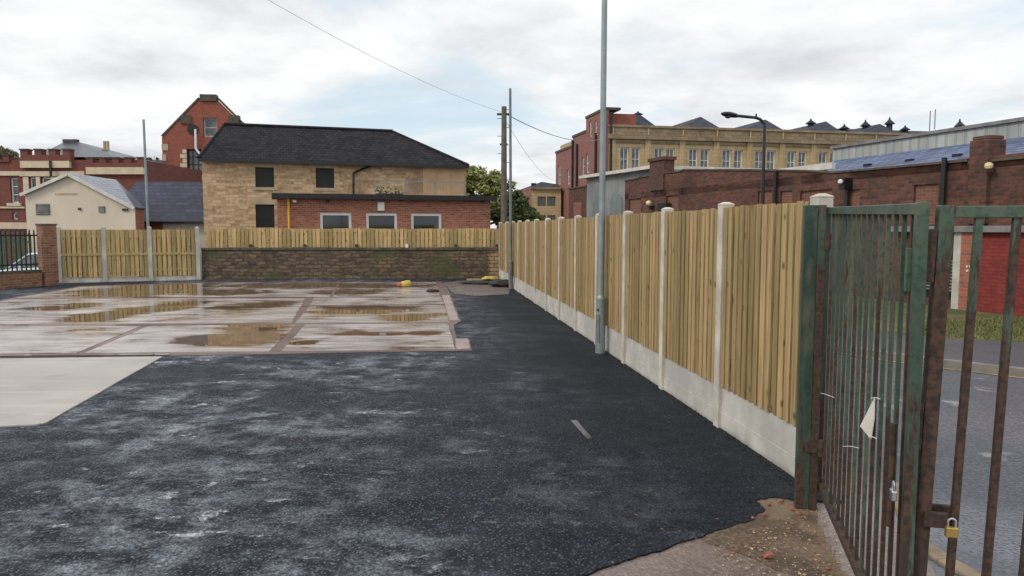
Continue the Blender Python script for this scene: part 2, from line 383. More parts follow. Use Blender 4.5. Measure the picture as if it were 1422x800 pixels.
# metal and trim
M['black'] = m_plain('black_paint', (.012, .012, .013), .35)
M['soot'] = m_plain('dark_board', (.014, .014, .017), .6)
M['white'] = m_plain('white_upvc', (.78, .78, .77), .35, var=.05)
M['offwhite'] = m_plain('off_white', (.62, .60, .56), .5, var=.12)
M['yellow'] = m_plain('yellow_paint', (.75, .45, .02), .45, var=.1)
M['galv'] = m_plain('galvanised_steel', (.27, .32, .335), .5, .45, var=.14, scale=4)
M['galv_dark'] = m_plain('dull_galvanised_steel', (.17, .20, .21), .55, .3, var=.14, scale=4)
M['wire'] = m_plain('wire', (.26, .27, .28), .6)
M['ply'] = m_plain('plywood', (.55, .36, .21), .7, var=.12, scale=1.2)
M['glass'] = m_plain('window_glass', (.02, .025, .028), .06, var=.3, scale=1, spec=.8)
M['glass_pale'] = m_plain('hazy_window_glass', (.13, .15, .16), .12, var=.5, scale=2)
M['vent'] = m_plain('vent_grey', (.20, .20, .20), .6)
M['lamp_glass'] = m_plain('lamp_cover', (.75, .60, .36), .3, var=.1)
M['sack'] = m_plain('yellow_sack', (.55, .42, .10), .6)
M['rubber'] = m_plain('black_rubber', (.015, .015, .016), .55)
M['cone_red'] = m_plain('faded_red', (.65, .13, .07), .5)
M['brass'] = m_plain('brass', (.55, .38, .13), .3, .8)
M['steel'] = m_plain('bright_steel', (.55, .56, .58), .25, .9)
M['paper'] = m_plain('white_paper', (.62, .60, .55), .6, var=.06)
M['car'] = m_plain('pale_blue_paint', (.66, .80, .85), .2, var=.05)
M['car_red'] = m_plain('red_car_paint', (.45, .03, .03), .2, var=.05)
M['green_steel'] = m_plain('green_steel', (.03, .10, .06), .5, scale=5)
M['bark'] = m_plain('bark', (.09, .08, .06), .95, scale=5)
def m_clad(name, c, w, rough=.5):
    t = NT(name); sp = t.n('ShaderNodeSeparateXYZ'); t.l(t.uv(), sp.inputs[0])
    fr_ = t.math('FRACT', t.math('DIVIDE', sp.outputs[0], w)); h = t.math('PINGPONG', fr_, .5)
    n = t.noise(t.mapv(t.pos(), (1, 1, .4)), 1.2, 6)
    col = t.mix(t.sm(n, .35, .7), mul(c, .8), mul(c, 1.15)); col = t.mix(t.math('MULTIPLY', t.sm(h, .1, .02), .6), col, mul(c, .45))
    t.set('Base Color', col); t.set('Roughness', rough); t.bump(t.sm(h, .1, .25), .7, .03); return t.m
M['clad'] = m_clad('grey_cladding', (.40, .43, .43), .30)
M['shed'] = m_clad('grey_corrugated', (.27, .29, .31), .16)
def m_gate(name, zlo, zhi, amount, green=(.04, .078, .055)):
    t = NT(name); P = t.pos(); sp = t.n('ShaderNodeSeparateXYZ'); t.l(P, sp.inputs[0])
    n = t.noise(t.mapv(P, (1, 1, .16)), 12, 8, .72); n2 = t.noise(P, 40, 4, .6); n3 = t.noise(t.mapv(P, (1, 1, .3)), 4, 5)
    zb = t.sm(sp.outputs[2], zhi, zlo)
    f = t.math('ADD', n, t.math('SUBTRACT', t.math('MULTIPLY', zb, .28), .14 - amount))
    rust = t.sm(f, .465, .53)
    g = t.mix(t.sm(n3, .4, .65), green, (green[0] * 2.0, green[1] * 1.6, green[2] * 1.6))
    g = t.mix(t.math('MULTIPLY', t.sm(n2, .45, .65), .5), g, mul(green, .35)); g = t.mix(t.math('MULTIPLY', t.sm(t.noise(t.mapv(P, (1, 1, .25)), 14, 6), .5, .68), .6), g, (.12, .115, .08))
    r = t.mix(t.sm(n2, .35, .65), (.026, .018, .015), (.085, .045, .03)); r = t.mix(t.sm(n3, .5, .7), r, (.035, .025, .02))
    t.set('Base Color', t.mix(rust, g, r)); t.set('Roughness', t.math('ADD', t.math('MULTIPLY', rust, .3), .45))
    t.bump(t.math('ADD', t.math('MULTIPLY', rust, -.5), t.math('MULTIPLY', n2, .4)), .5, .003); return t.m
M['gate_a'] = m_gate('green_gate_paint', -.6, 1.9, -.015)
M['gate_post'] = m_gate('green_post_paint', -.3, 2.1, -.10, (.022, .052, .038))
M['gate_b'] = m_gate('rusty_gate_paint', .6, 2.05, .085)
M['gate_bar'] = m_gate('grimy_bar_paint', -.2, 2.1, .075, (.05, .075, .06))
M['rust'] = m_gate('rust', 2, 3, .5)
def m_leaf(name, c, c2):
    t = NT(name); isl = t.island()
    t.set('Base Color', t.mix(isl, c, c2)); t.set('Roughness', .6); t.set('Specular IOR Level', .3)
    return t.m
M['leaf'] = m_leaf('leaf_green', (.13, .17, .05), (.34, .35, .13))
M['leaf_dk'] = m_leaf('leaf_dark', (.055, .08, .03), (.13, .16, .05))
M['leaf_aut'] = m_leaf('leaf_autumn', (.16, .14, .07), (.30, .27, .17))
M['grass'] = m_leaf('grass_blades', (.08, .11, .03), (.24, .23, .09))
t = NT('turf'); n = t.noise(t.pos(), 2, 6); t.set('Base Color', t.mix(t.sm(n, .4, .65), (.07, .085, .03), (.16, .14, .06))); t.set('Roughness', .95); M['turf'] = t.m

# ================================================================== GROUND
def gp(pts, z=0.): return [G(x, y, 0).to_2d().to_3d() + Vector((0, 0, z)) for x, y in pts]
def xy(pts, z): return [Vector((a, b, z)) for a, b in pts]
def slabmesh(top, depth): 
    return MB().hexa([Vector((p.x, p.y, p.z - depth)) for p in top], top)
def rough_edge(a, b, n, amp):
    out = []
    for i in range(n):
        f = i / n; p = a.lerp(b, f)
        if i: p = p + Vector((U(-amp, amp), U(-amp, amp), 0))
        out.append(p)
    return out
struct(MB().poly(xy([(-400, -60), (400, -60), (400, 900), (-400, 900)], -.5)).build('ground', M['ground'], solid=False))
# yard sheet
fx = lambda Y: 2.62 - .1186 * Y
edge = [G(795, 803), G(850, 784), G(905, 766), G(960, 748), G(1000, 735), G(1040, 723), G(1062, 708), G(1050, 695), G(1075, 690), G(1104, 694)]
near = [Vector((.18, -3, 0)), Vector((.18, 2.6, 0))]
pts = list(near)
for a, b in zip(edge[:-1], edge[1:]): pts += rough_edge(a, b, 6, .012)
pts += [Vector((fx(4.6) + .06, 4.6, 0)), Vector((fx(25.9) + .1, 25.9, 0)), Vector((-11.2, 25.9, 0)), Vector((-16.2, 23.9, 0)), Vector((-30, 20, 0)), Vector((-30, -3, 0))]
struct(slabmesh(pts, .49).build('yard_tarmac', M['tarmac'], solid=True))
# apron by the gate
struct(slabmesh(xy([(.0, -3), (7, -3), (7, 1.2), (2.0, 3.0), (2.3, 4.1), (2.75, 5.2), (2.2, 5.4), (1.0, 5.2), (.0, 3.)], -.012), .45).build('gate_apron', M['apron']))
# rubble & dirt
dp = gp([(975, 748), (1010, 722), (1040, 712), (1050, 692), (1105, 690), (1135, 705), (1142, 735), (1165, 775), (1185, 806), (1130, 806), (1040, 770)], -.006)
d2 = []
for i in range(len(dp)): d2 += rough_edge(dp[i], dp[(i + 1) % len(dp)], 4, .03)
struct(slabmesh(d2, .3).build('dirt_patch', M['dirt']))
mb = MB(); mb2 = MB()
def stone(mb, c, r):
    q = bmesh.new(); bmesh.ops.create_icosphere(q, subdivisions=1, radius=1)
    n = len(mb.v); s_ = (U(.6, 1.3), U(.6, 1.3), U(.4, .8))
    rot = Matrix.Rotation(U(0, 6), 3, 'Z')
    for v in q.verts:
        k = U(.75, 1.1); mb.v.append(Vector(c) + rot @ Vector((v.co.x * s_[0], v.co.y * s_[1], v.co.z * s_[2])) * r * k)
    for f in q.faces: mb.f.append(tuple(n + v.index for v in f.verts))
    q.free()
for i in range(620):
    px, py = U(990, 1185), U(688, 806)
    if py < 770 - (px - 960) * .42 or px > 1110 + (py - 690) * .75 + 12: continue
    p = G(px, py); r = random.choice([.003, .004, .005, .006, .009]); stone(mb if R() < .75 else mb2, p + Vector((0, 0, r * .2 - .004)), r)
for px, py, r in [(1066, 773, .034), (1045, 720, .016), (1062, 716, .018), (1110, 714, .02), (1100, 708, .016), (1068, 702, .02), (1150, 790, .013), (1085, 697, .022)]:
    stone(mb2, G(px, py) + Vector((0, 0, r * .35)), r)
tag(mb.build('gravel', m_plain('sandy_grit', (.40, .32, .20), .9, var=.4, scale=30)), 'loose sandy grit scattered over the dirt by the green post', 'gravel', kind='stuff')
tag(mb2.build('rubble', m_plain('brick_rubble', (.28, .10, .065), .9, var=.4, scale=20)), 'broken red brick crumbs scattered beside the green post', 'rubble', kind='stuff')
# concrete slabs of the old floor
bedp = gp([(-420, 470), (0, 417), (112, 397.5), (300, 392), (612, 391.5), (622, 401), (640, 446), (630, 452), (634, 470), (652, 471), (655, 487), (240, 494.5), (-800, 505)], .006)
struct(slabmesh(bedp, .4).build('slab_bed', M['bed']))
def panel(q, z, mat, nm='concrete_slab', amp=.008, n=6):
    p = gp(q, z); o = []
    for i in range(len(p)): o += rough_edge(p[i], p[(i + 1) % len(p)], n, amp)
    struct(slabmesh(o, .3).build(nm, mat))
panel([(-900, 508), (0, 499), (226, 496), (64, 588.5), (52, 591), (0, 593.5), (-900, 625)], .012, M['slab_dry'])
panel([(-420, 470), (-250, 454.5), (196, 453.5), (106, 491.2), (-700, 497)], .012, M['slab'])
panel([(207, 453.5), (412, 451.5), (374, 488.6), (117, 491.2)], .012, M['slab'])
panel([(424, 451.5), (622, 450), (632, 486), (391, 488.4)], .012, M['slab'])
panel([(-420, 464), (-200, 439), (0, 419.5), (18, 416), (424, 415), (405, 449), (-300, 452)], .0125, M['slab'])
panel([(430, 426), (617, 424.5), (624, 447.6), (410, 449.2)], .012, M['slab'])
panel([(436, 414.5), (612, 413.5), (616.5, 422.5), (431, 424.2)], .013, M['slab'])
panel([(24, 413.8), (112, 399), (300, 393.4), (469, 393), (458, 412.6)], .0125, M['slab'])
panel([(472, 393), (606, 392.8), (611, 412), (462, 412.5)], .012, M['slab'])
strip = m_road('pink_kerb', (.28, .20, .18), (.40, .31, .29), .4, .3, lo=.65)
panel([(614, 411), (624, 410.5), (637, 445.5), (625, 446)], .016, strip, 'slab_kerb')
panel([(632, 472), (650, 471.5), (652, 485.5), (634, 486.5)], .018, strip, 'slab_kerb')
for a, b, w in [((160, 452.3), (320, 452), .04), ((420, 426), (618, 424), .05), ((0, 495), (235, 493.7), .11), ((185, 413.5), (440, 413.3), .07), ((20, 452), (40, 452), .05), ((210, 439), (275, 438.3), .05)]:
    pa, pb = G(*a), G(*b); d = (pb - pa).normalized().cross(Vector((0, 0, 1))) * w / 2; z = Vector((0, 0, .0175))
    struct(MB().poly([pa - d + z, pb - d + z, pb + d + z, pa + d + z]).build('wet_joint', M['joint'], solid=False))
# broken old surface in the far corner
q = gp([(614, 393), (640, 390), (676, 390), (703, 396), (706, 409), (660, 411), (632, 408)], .008); o = []
for i in range(len(q)): o += rough_edge(q[i], q[(i + 1) % len(q)], 5, .06)
struct(slabmesh(o, .3).build('broken_surface', m_road('broken_surface', (.07, .05, .045), (.17, .13, .12), .45, .25)))
# road outside the gate, footway, verge
road = [(2.3, 4.1), (2.0, 3.0), (3.0, -3), (22, -3), (16.6, 1.6), (9.3, 6.35), (6.1, 8.72), (5.32, 9.52), (4.6, 10.7), (3.9, 13), (2.2, 24), (1.2, 31), (-.6, 31), (-.05, 24), (1.0, 14), (1.5, 10), (2.35, 5.3)]
struct(slabmesh(xy(road, -.02), .45).build('road', M['road']))
kl = [(16.6, 1.6), (9.3, 6.35), (6.1, 8.72), (5.32, 9.52), (4.6, 10.7), (3.9, 13), (2.2, 24), (1.2, 31)]
def off(pl, d):
    out = []
    for i, p in enumerate(pl):
        a = Vector(pl[max(i - 1, 0)]); b = Vector(pl[min(i + 1, len(pl) - 1)]); t_ = (b - a).normalized(); n_ = Vector((t_.y, -t_.x))
        out.append((p[0] + n_.x * d, p[1] + n_.y * d))
    return out
def band(l0, l1, z, depth, name, mat):
    mb = MB()
    for i in range(len(l0) - 1):
        q = xy([l0[i], l0[i + 1], l1[i + 1], l1[i]], z); mb.hexa([Vector((p.x, p.y, z - depth)) for p in q], q)
    return struct(mb.build(name, mat))
k2 = off(kl, .13)
band(kl, k2, .075, .55, 'kerb', m_plain('kerb_stone', (.20, .185, .165), .7, scale=4))
fw = [(18.5, 4.2), (12.0, 8.6), (7.72, 10.9), (6.45, 11.4), (5.6, 12.6), (5.1, 14.5), (3.6, 24), (2.6, 31)]
mb = MB(); y0_, y1_ = off(kl, -.12), off(kl, -.06)
for i in range(len(kl) - 1): mb.poly(xy([y0_[i], y0_[i + 1], y1_[i + 1], y1_[i]], -.014))
struct(mb.build('yellow_line', m_road('worn_yellow_line', (.38, .27, .10), (.50, .37, .15), .6, .5, patch=(.10, .10, .10), lo=.5), solid=False))
k3 = off(kl, .135)
band(k3, fw, .06, .55, 'footway', M['pave'])
vg = [(30, 9), (22, 13), (12, 18), (10, 19), (9, 20), (9, 22), (7, 30), (5, 36)]
band(fw, vg, .065, .56, 'verge', M['turf'])
l2 = [(3.2 + .04, 3.75), (2.6, 3.4), (2.45, 2.5), (2.9, .5)]
kk = [G(1238, 668), G(1252, 700), G(1273, 747), G(1312, 775), G(1370, 806), G(1600, 880)]
mb = MB()
for a, b in zip(kk[:-1], kk[1:]): mb.bar(a + Vector((0, 0, -.05)), b + Vector((0, 0, -.05)), .10, .10)
struct(mb.build('near_kerb', m_plain('tan_kerb_stone', (.30, .23, .16), .7, scale=6), bevel=.008))
# grass tufts on verge
mb = MB()
for i in range(5200):
    a, b = G(U(1270, 1500), U(447, 480)), 0
    x, y = a.x, a.y
    n_clump = math.sin(x * 3.1 + y * 1.7) + math.sin(x * 1.3 - y * 4.1)
    if n_clump < -.9 and R() < .7: continue
    if x > 14.165 - .305 * y - .05: continue
    # only on the verge, beyond the footway edge
    if x < 7.72 and y < 11.4 - (x - 6.45) * .39 + .04: continue
    if x >= 7.72 and y < 10.9 - (x - 7.72) * .53 + .04: continue
    h = U(.02, .07) * (1.5 if n_clump > 1 else 1); an = U(0, 3.14); dx, dy = math.cos(an) * .012, math.sin(an) * .012; lx, ly = U(-.05, .05), U(-.05, .05)
    mb.poly([(x - dx, y - dy, .06), (x + dx, y + dy, .06), (x + lx, y + ly, .06 + h)])
tag(mb.build('grass', M['grass'], solid=False), 'rough green grass on the verge below the red painted wall', 'grass', kind='stuff')

# ================================================================== FENCES
FR = Fr((fx(0), 0), (-.1186, 1)); FR.n = -FR.n if FR.n.x > 0 else FR.n      # v towards the yard
s0 = math.sqrt(1 + .1186 ** 2)
Y1 = G(1000, 592).y; inv = lambda k: Y1 + k * (2.62 * FPX * .000577)
SP = 2.62 * FPX * .000577
fh = 1.975
root = thing('timber_fence', 'long timber board fence with pale concrete posts running down the right of the tarmac', 'fence', (fx(15), 15, 0))
posts = [Y1 + k * SP for k in range(-1, 12)] + [Y1 + 12.35 * SP]
def bay(root, fr, ua, ub, z0, z1, mat, pitch_=.106, bw=.076, front=1):
    """hit and miss boards on both faces of hidden rails"""
    mb = MB(); L = ub - ua; n = max(2, round(L / pitch_)); st = L / n
    for i in range(n):
        c = ua + st * (i + .5) + U(-.005, .005); w = bw / 2 * U(.88, 1.04); v = .022 + U(0, .009); tz = U(-.006, .008)
        mb.box(fr, c - w, c + w, v, v + .016, z0 + .006, z1 + tz)
    for i in range(n + 1):
        c = ua + st * i; a, b = max(ua, c - bw / 2), min(ub, c + bw / 2)
        mb.box(fr, a, b, -.044, -.028, z0 + .006, z1 + U(-.008, .004))
    for zz in (.14, .5, .86):
        z = z0 + (z1 - z0) * zz; mb.box(fr, ua, ub, -.0275, .0215, z - .035, z + .035)
    return mb.build('fence_panel', mat, root)
def post_mb(fr, u, z1, w=.105, cap=.05):
    mb = MB(); h = w / 2; z0 = -.05
    c = [(-h, -h), (h, -h), (h, h), (-h, h)]
    mb.loft([[fr.p(u + a, b, z) for a, b in c] for z in (z0, z1)] + [[fr.p(u + a * k, b * k, z1 + dz) for a, b in c] for k, dz in ((1.04, .003), (1.04, .012), (.35, cap))])
    return mb
for k, Y in enumerate(posts):
    post_mb(FR, Y * s0, fh - .022, cap=.03).build('concrete_post', M['post'], root, bevel=.006)
for a, b in zip(posts[:-1], posts[1:]):
    ua, ub = a * s0 + .05, b * s0 - .05; dz = U(-.012, .012)
    bay(root, FR, ua, ub, .37 + dz * .3, fh - .042 + dz * .6, M['wood'])
    mb = MB(); mb.box(FR, ua, ub, -.025, .025, -.04, .15); mb.box(FR, ua, ub, -.022, .020, .1505, .365)
    mb.build('gravel_board', M['gravel'], root, bevel=.004)
mb = MB()
for i in range(1500):
    y = 4.75 + 17 * R() ** 1.6; d = abs(random.gauss(0, .05)) + .03
    stone(mb, (fx(y) - d, y, .002), random.choice([.004, .006, .008, .012]))
tag(mb.build('tarmac_crumbs', m_plain('tarmac_crumb', (.02, .022, .027), .8, var=.5, scale=20)), 'black tarmac crumbs lying along the base of the right fence', 'crumbs', kind='stuff')
# left fence
def wpt(px, py): p = G(px, py); return (p.x, p.y)
a = wpt(84, 393); b = wpt(276, 388.5)
FL = Fr(a, (b[0] - a[0], b[1] - a[1])); Ltot = (Vector(b) - Vector(a)).length
root = thing('timber_panel_fence', 'three bay timber panel fence between the brick pier and the old stone wall', 'fence', FL.p(Ltot / 2, 0, 0))
us = [0, FL.uz(145, 350)[0], FL.uz(208.5, 350)[0], Ltot]
zt = FL.uz(180, 319)[1]
for u in us: post_mb(FL, u, zt + .06, w=.13).build('concrete_post', M['gravel'], root)
for p, q in zip(us[:-1], us[1:]):
    bay(root, FL, p + .06, q - .06, .16, zt, M['wood_far'], .145, .12)
    mb = MB(); mb.box(FL, p + .06, q - .06, -.02, .02, -.04, .155); mb.build('gravel_board', M['post'], root)
    mb = MB(); z = .16 + (zt - .16) * .48; mb.box(FL, p + .06, q - .06, .042, .06, z - .035, z + .035); mb.build('rail', M['wood_far'], root)

# stone wall at the back
a = wpt(281, 388.2); b = wpt(693, 387.2)
FW = Fr(a, (b[0] - a[0], b[1] - a[1])); LW = (Vector(b) - Vector(a)).length
root = thing('stone_wall', 'old sooty stone wall with dark coping at the back of the yard', 'wall', FW.p(LW / 2, 0, 0))
zw = FW.uz(480, 347.5)[1]; us = FW.uz(674, 370)[0]
MB().box(FW, .0, us - .02, -.4, 0, -.5, zw).build('masonry', M['stone_wall'], root)
MB().box(FW, us + .02, LW, -.4, -.03, -.5, zw - .02).build('masonry', M['stone_warm'], root, label='cleaner warm coloured end of the wall')
MB().box(FW, us - .05, us + .05, -.42, .03, -.5, zw).build('joint_pier', M['cap'], root)
mb = MB(); u = 0.
while u < LW:
    w = min(U(.5, .8), LW - u); dz = U(-.012, .012); mb.box(FW, u + .004, u + w - .004, -.43, .04, zw + .002, zw + .09 + dz); u += w
mb.build('coping', M['cap'], root, bevel=.01)
# low fence standing behind the wall
root = thing('low_board_fence', 'low pale timber fence standing along the top of the stone wall', 'fence', FW.p(LW / 2, -.52, 0))
z1 = FW.uz(480, 317.5, -.55)[1]; FB = Fr(FW.p(0, -.56, 0).xy, FW.d.xy)
n = 7
for i in range(n):
    p, q = LW * i / n + .005, LW * (i + 1) / n - .005
    bay(root, FB, p, q, zw + .08, z1 + U(-.01, .01), M['wood_far'], .15, .125)
mb = MB()
for px in (348, 423, 495, 633, 690):
    u = FW.uz(px, 340, -.45)[0]; mb2_ = MB(); mb2_.box(FW, u - .045, u + .045, -.50, -.41, -.5, zw + .2)
    mb2_.build('fence_post', M['rust'], root)
u = FW.uz(565, 340, -.45)[0]; MB().box(FW, u - .05, u + .05, -.50, -.41, -.5, zw + .2).build('fence_post', M['white'], root, label='white stub post')

# ================================================================== LAMP COLUMNS
def column(px, pyb, ztop, r, hbase, label, lean=0, mat='galv', door=True):
    p = G(px, pyb); root = thing('lamp_column', label, 'lamp post', p, 'bare steel lamp columns in the yard')
    top = p + Vector((lean, 0, ztop))
    up = lambda z: p.lerp(top, z / ztop) if z >= 0 else p
    mb = MB(); mb.cyl(up(0) - Vector((0, 0, .05)), up(hbase), r * 1.55, r * 1.5, 20); mb.cyl(up(hbase), up(hbase + .06), r * 1.5, r, 20)
    mb.build('base_section', M[mat], root, smooth=False)
    MB().cyl(up(hbase + .05), top, r, r * .8, 18).build('shaft', M[mat], root)
    MB().cyl(up(hbase - .01), up(hbase + .022), r * 1.68, r * 1.68, 20).build('collar', M[mat], root)
    if door:
        c = Vector((-.62, -.78, 0)); s_ = Vector((.78, -.62, 0)); q = p + c * (r * 1.46); d_ = c * .012
        MB().hexa([q - s_ * r * .6 + Vector((0, 0, .16)) + (d_ if 0 else Vector()), q + s_ * r * .6 + Vector((0, 0, .16)), q + s_ * r * .6 + Vector((0, 0, .55)), q - s_ * r * .6 + Vector((0, 0, .55))],
                  [q - s_ * r * .6 + Vector((0, 0, .16)) + d_, q + s_ * r * .6 + Vector((0, 0, .16)) + d_, q + s_ * r * .6 + Vector((0, 0, .55)) + d_, q - s_ * r * .6 + Vector((0, 0, .55)) + d_]).build('door', M['galv_dark'], root)
        MB().cyl(q + Vector((0, 0, .62)), q + d_ * 1.6 + Vector((0, 0, .62)), .014, .014, 10).build('lock', M['black'], root)
    return root
column(833.5, 490, 5.75, .046, .76, 'tall bare grey steel lamp column standing nearest the camera beside the right fence', lean=.015)
column(709.5, 401.5, 5.75, .045, .78, 'bare steel lamp column next to the wooden telegraph pole', lean=-.02, mat='galv_dark')
column(209, 389.6, 5.4, .047, .78, 'bare steel lamp column in front of the left panel fence', lean=-.02)

# telegraph pole and wires
p = at(699.5, 318, 31); p.z = -.5
root = thing('telegraph_pole', 'weathered wooden telegraph pole behind the corner of the fences', 'telegraph pole', p)
ztop = at(700, 148, 31).z
MB().cyl(p, Vector((p.x + .02, p.y, ztop)), .15, .105, 16).build('pole', M['pole'], root)
for py, h in ((158, .28), (200, .16), (236, .12)):
    z = at(700, py, 31).z; MB().box(WORLD, p.x - h, p.x + h, -p.y - .17, -p.y - .10, z - .04, z + .04).build('bracket', M['soot'], root)
mb = MB()
for i in range(14): z = 2 + i * .36; s_ = 1 if i % 2 else -1; mb.cyl((p.x, p.y, z), (p.x + s_ * .26, p.y - .02, z), .012)
mb.build('climbing_step', M['soot'], root)
tp = Vector((p.x, p.y, ztop - .25))
def wire(a, b, sag, r, label):
    a, b = Vector(a), Vector(b); pts = [a.lerp(b, i / 14) - Vector((0, 0, sag * 4 * (i / 14) * (1 - i / 14))) for i in range(15)]
    tag(MB().tube(pts, r, 5).build('overhead_wire', M['wire']), label, 'wire', 'overhead wires')
wire(tp, at(352, -12, 17), .25, .005, 'long overhead wire rising from the telegraph pole to the upper left sky')
wire(tp, at(838, 192, 60), .6, .02, 'overhead wire running from the telegraph pole to the brick mill')
wire(tp - Vector((0, 0, .2)), at(778, 250, 80), .9, .009, 'thin overhead wire dropping from the telegraph pole to the far right')

# ================================================================== HELPERS FOR BUILDINGS
GZ = -.5
def window(root, fr, r, v=-.1, mat='white', glass='glass', nu=1, nz=1, fw=.05, t=.04, name='window'):
    a, b, c, d = r; mb = MB()
    mb.box(fr, a, a + fw, v - t, v, c, d); mb.box(fr, b - fw, b, v - t, v, c, d)
    mb.box(fr, a + fw, b - fw, v - t, v, c, c + fw); mb.box(fr, a + fw, b - fw, v - t, v, d - fw, d)
    m = fw * .55
    for i in range(1, nu):
        u = a + (b - a) * i / nu; mb.box(fr, u - m / 2, u + m / 2, v - t * .9, v - t * .1, c + fw, d - fw)
    for i in range(1, nz):
        z = c + (d - c) * i / nz
        mb.box(fr, a + fw, b - fw, v - t * .85, v - t * .15, z - m / 2, z + m / 2)
    w = mb.build(name, M[mat], root)
    MB().poly([fr.p(a, v - t * .6, c), fr.p(b, v - t * .6, c), fr.p(b, v - t * .6, d), fr.p(a, v - t * .6, d)]).build('pane', M[glass], w, solid=False)
    return w
def body(fr, u0, u1, z0, z1, depth, holes=(), rev=.14):
    mb = MB(); mb.wall(fr, u0, u1, z0, z1, holes, 0, rev)
    for u in (u0, u1): mb.poly([fr.p(u, 0, z0), fr.p(u, -depth, z0), fr.p(u, -depth, z1), fr.p(u, 0, z1)])
    mb.poly([fr.p(u0, -depth, z0), fr.p(u1, -depth, z0), fr.p(u1, -depth, z1), fr.p(u0, -depth, z1)])
    return mb
def board_roof(quads, th=.08):
    mb = MB()
    for q in quads:
        q = [Vector(p) for p in q]; n_ = (q[1] - q[0]).cross(q[2] - q[0]).normalized()
        if n_.z < 0: n_ = -n_
        mb.hexa([p - n_ * th for p in q], q)
    return mb

# ------------------------------------------------------------------ stone house
o = at(283.5, 318, 32); FA = Fr((o.x, o.y), (3157, 1020))
uR, zeR = FA.uz(647, 231); _, zeL = FA.uz(283.5, 220.5); ze = (zeL + zeR) / 2
root = thing('stone_house', 'two storey sandstone house with dark tiled hipped roof and boarded black windows', 'house', FA.p(uR / 2, 0, GZ))
holes = [FA.rect(354.5, 380.5, 232.5, 260), FA.rect(438.5, 464, 233.5, 261), FA.rect(355, 381, 284, 316)]
D = 8.4
body(FA, 0, uR, GZ, ze, D, holes).build('wall', M['stone_house'], root)
for h in holes:
    w = MB().poly([FA.p(h[0], -.1, h[2]), FA.p(h[1], -.1, h[2]), FA.p(h[1], -.1, h[3]), FA.p(h[0], -.1, h[3])]).build('boarded_window', M['soot'], root, solid=False)
    MB().box(FA, h[0] - .14, h[1] + .14, -.10, .05, h[2] - .13, h[2] - .003).build('sill', M['stone_trim'], w)
    MB().box(FA, h[0] - .18, h[1] + .18, -.08, .012, h[3] + .003, h[3] + .27).build('lintel', M['stone_trim'], w)
zr = FA.uz(430, 178, -4.2)[1]; ua = FA.uz(311, 174, -4.2)[0]; ub = FA.uz(545, 180, -4.2)[0]
e = .25; A0, A1, A2, A3 = (FA.p(-.12, e, ze), FA.p(uR + .06, e, ze), FA.p(uR + .06, -D - e, ze), FA.p(-.12, -D - e, ze)); R0, R1 = FA.p(ua, -D / 2, zr), FA.p(ub, -D / 2, zr)
mb = MB(); n0 = len(mb.v)
mb.poly([A0, A1, R1, R0]); mb.poly([A1, A2, R1]); mb.poly([A2, A3, R0, R1]); mb.poly([A3, A0, R0]); mb.poly([A3, A2, A1, A0])
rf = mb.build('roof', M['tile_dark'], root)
mb = MB(); mb.cyl(R0 + Vector((0, 0, .02)), R1 + Vector((0, 0, .02)), .09, .09, 8); mb.cyl(R1, A1 + Vector((0, 0, .03)), .07, .07, 8); mb.cyl(R0, A0 + Vector((0, 0, .03)), .06, .06, 8)
mb.build('ridge_tile', M['tile_dark'], rf)
MB().box(FA, -.14, uR + .08, e + .01, e + .13, ze - .13, ze - .01).build('gutter', M['black'], root)
mb = MB(); v = .12; pts = [FA.p(*FA.uz(516, 231, v)[:1], v, ze - .1), FA.p(FA.uz(505, 234, v)[0], v, FA.uz(505, 234, v)[1]), FA.p(FA.uz(491, 240, v)[0], v, FA.uz(491, 240, v)[1]), FA.p(FA.uz(490, 280, v)[0], v, 2.2)]
mb.tube(pts, .05); mb.build('drainpipe', M['black'], root)
r_ = FA.rect(587, 645, 233, 272); n = 3
mb = MB()
for i in range(n): mb.box(FA, r_[0] + (r_[1] - r_[0]) * i / n + .006, r_[0] + (r_[1] - r_[0]) * (i + 1) / n - .006, .01, .035, r_[2], r_[3])
mb.build('plywood_sheet', M['ply'], root)

# ------------------------------------------------------------------ flat roofed brick extension
o = at(386, 318, 28.6); FE = Fr((o.x, o.y), (3157, 1020))
uE = FE.uz(681, 300)[0]; zE = FE.uz(530, 275.5)[1]
root = thing('brick_annexe', 'low red brick annexe with black flat roof edge and three white windows', 'building', FE.p(uE / 2, 0, GZ))
wins = []
for x0, x1, y0 in ((444.5, 488, 295.5), (508.5, 551.5, 296), (571, 613, 296.5)):
    r_ = FE.rect(x0, x1, y0, 318); wins.append((r_[0], r_[1], r_[2] - .25, r_[3]))
body(FE, 0, uE, GZ, zE, 2.9 if 0 else 2.6, wins, .09).build('wall', M['brick_red'], root)
for w in wins: window(root, FE, w, -.03, 'white', 'glass', 1, 1, .10, .05)
mb = MB(); mb.box(FE, -.2, uE + .2, -2.6, .28, zE + .003, zE + .06); mb.box(FE, -.2, uE + .2, .285, .33, zE - .05, zE + .14); mb.build('roof', M['soot'], root)
u = FE.uz(401, 300, .06)[0]; MB().cyl(FE.p(u, .07, GZ), FE.p(u, .07, zE - .06), .045).build('gas_pipe', M['yellow'], root)
r_ = FE.rect(524, 533.5, 281, 293); MB().box(FE, r_[0], r_[1], .003, .12, r_[2], r_[3]).build('alarm_box', M['white'], root, bevel=.02)
for px in (409, 682 - 12, 455):
    u, z = FE.uz(px, 279.5, .1); MB().box(FE, u - .07, u + .07, .003, .14, z - .045, z + .05).build('floodlight', M['white'] if px == 409 else M['soot'], root)
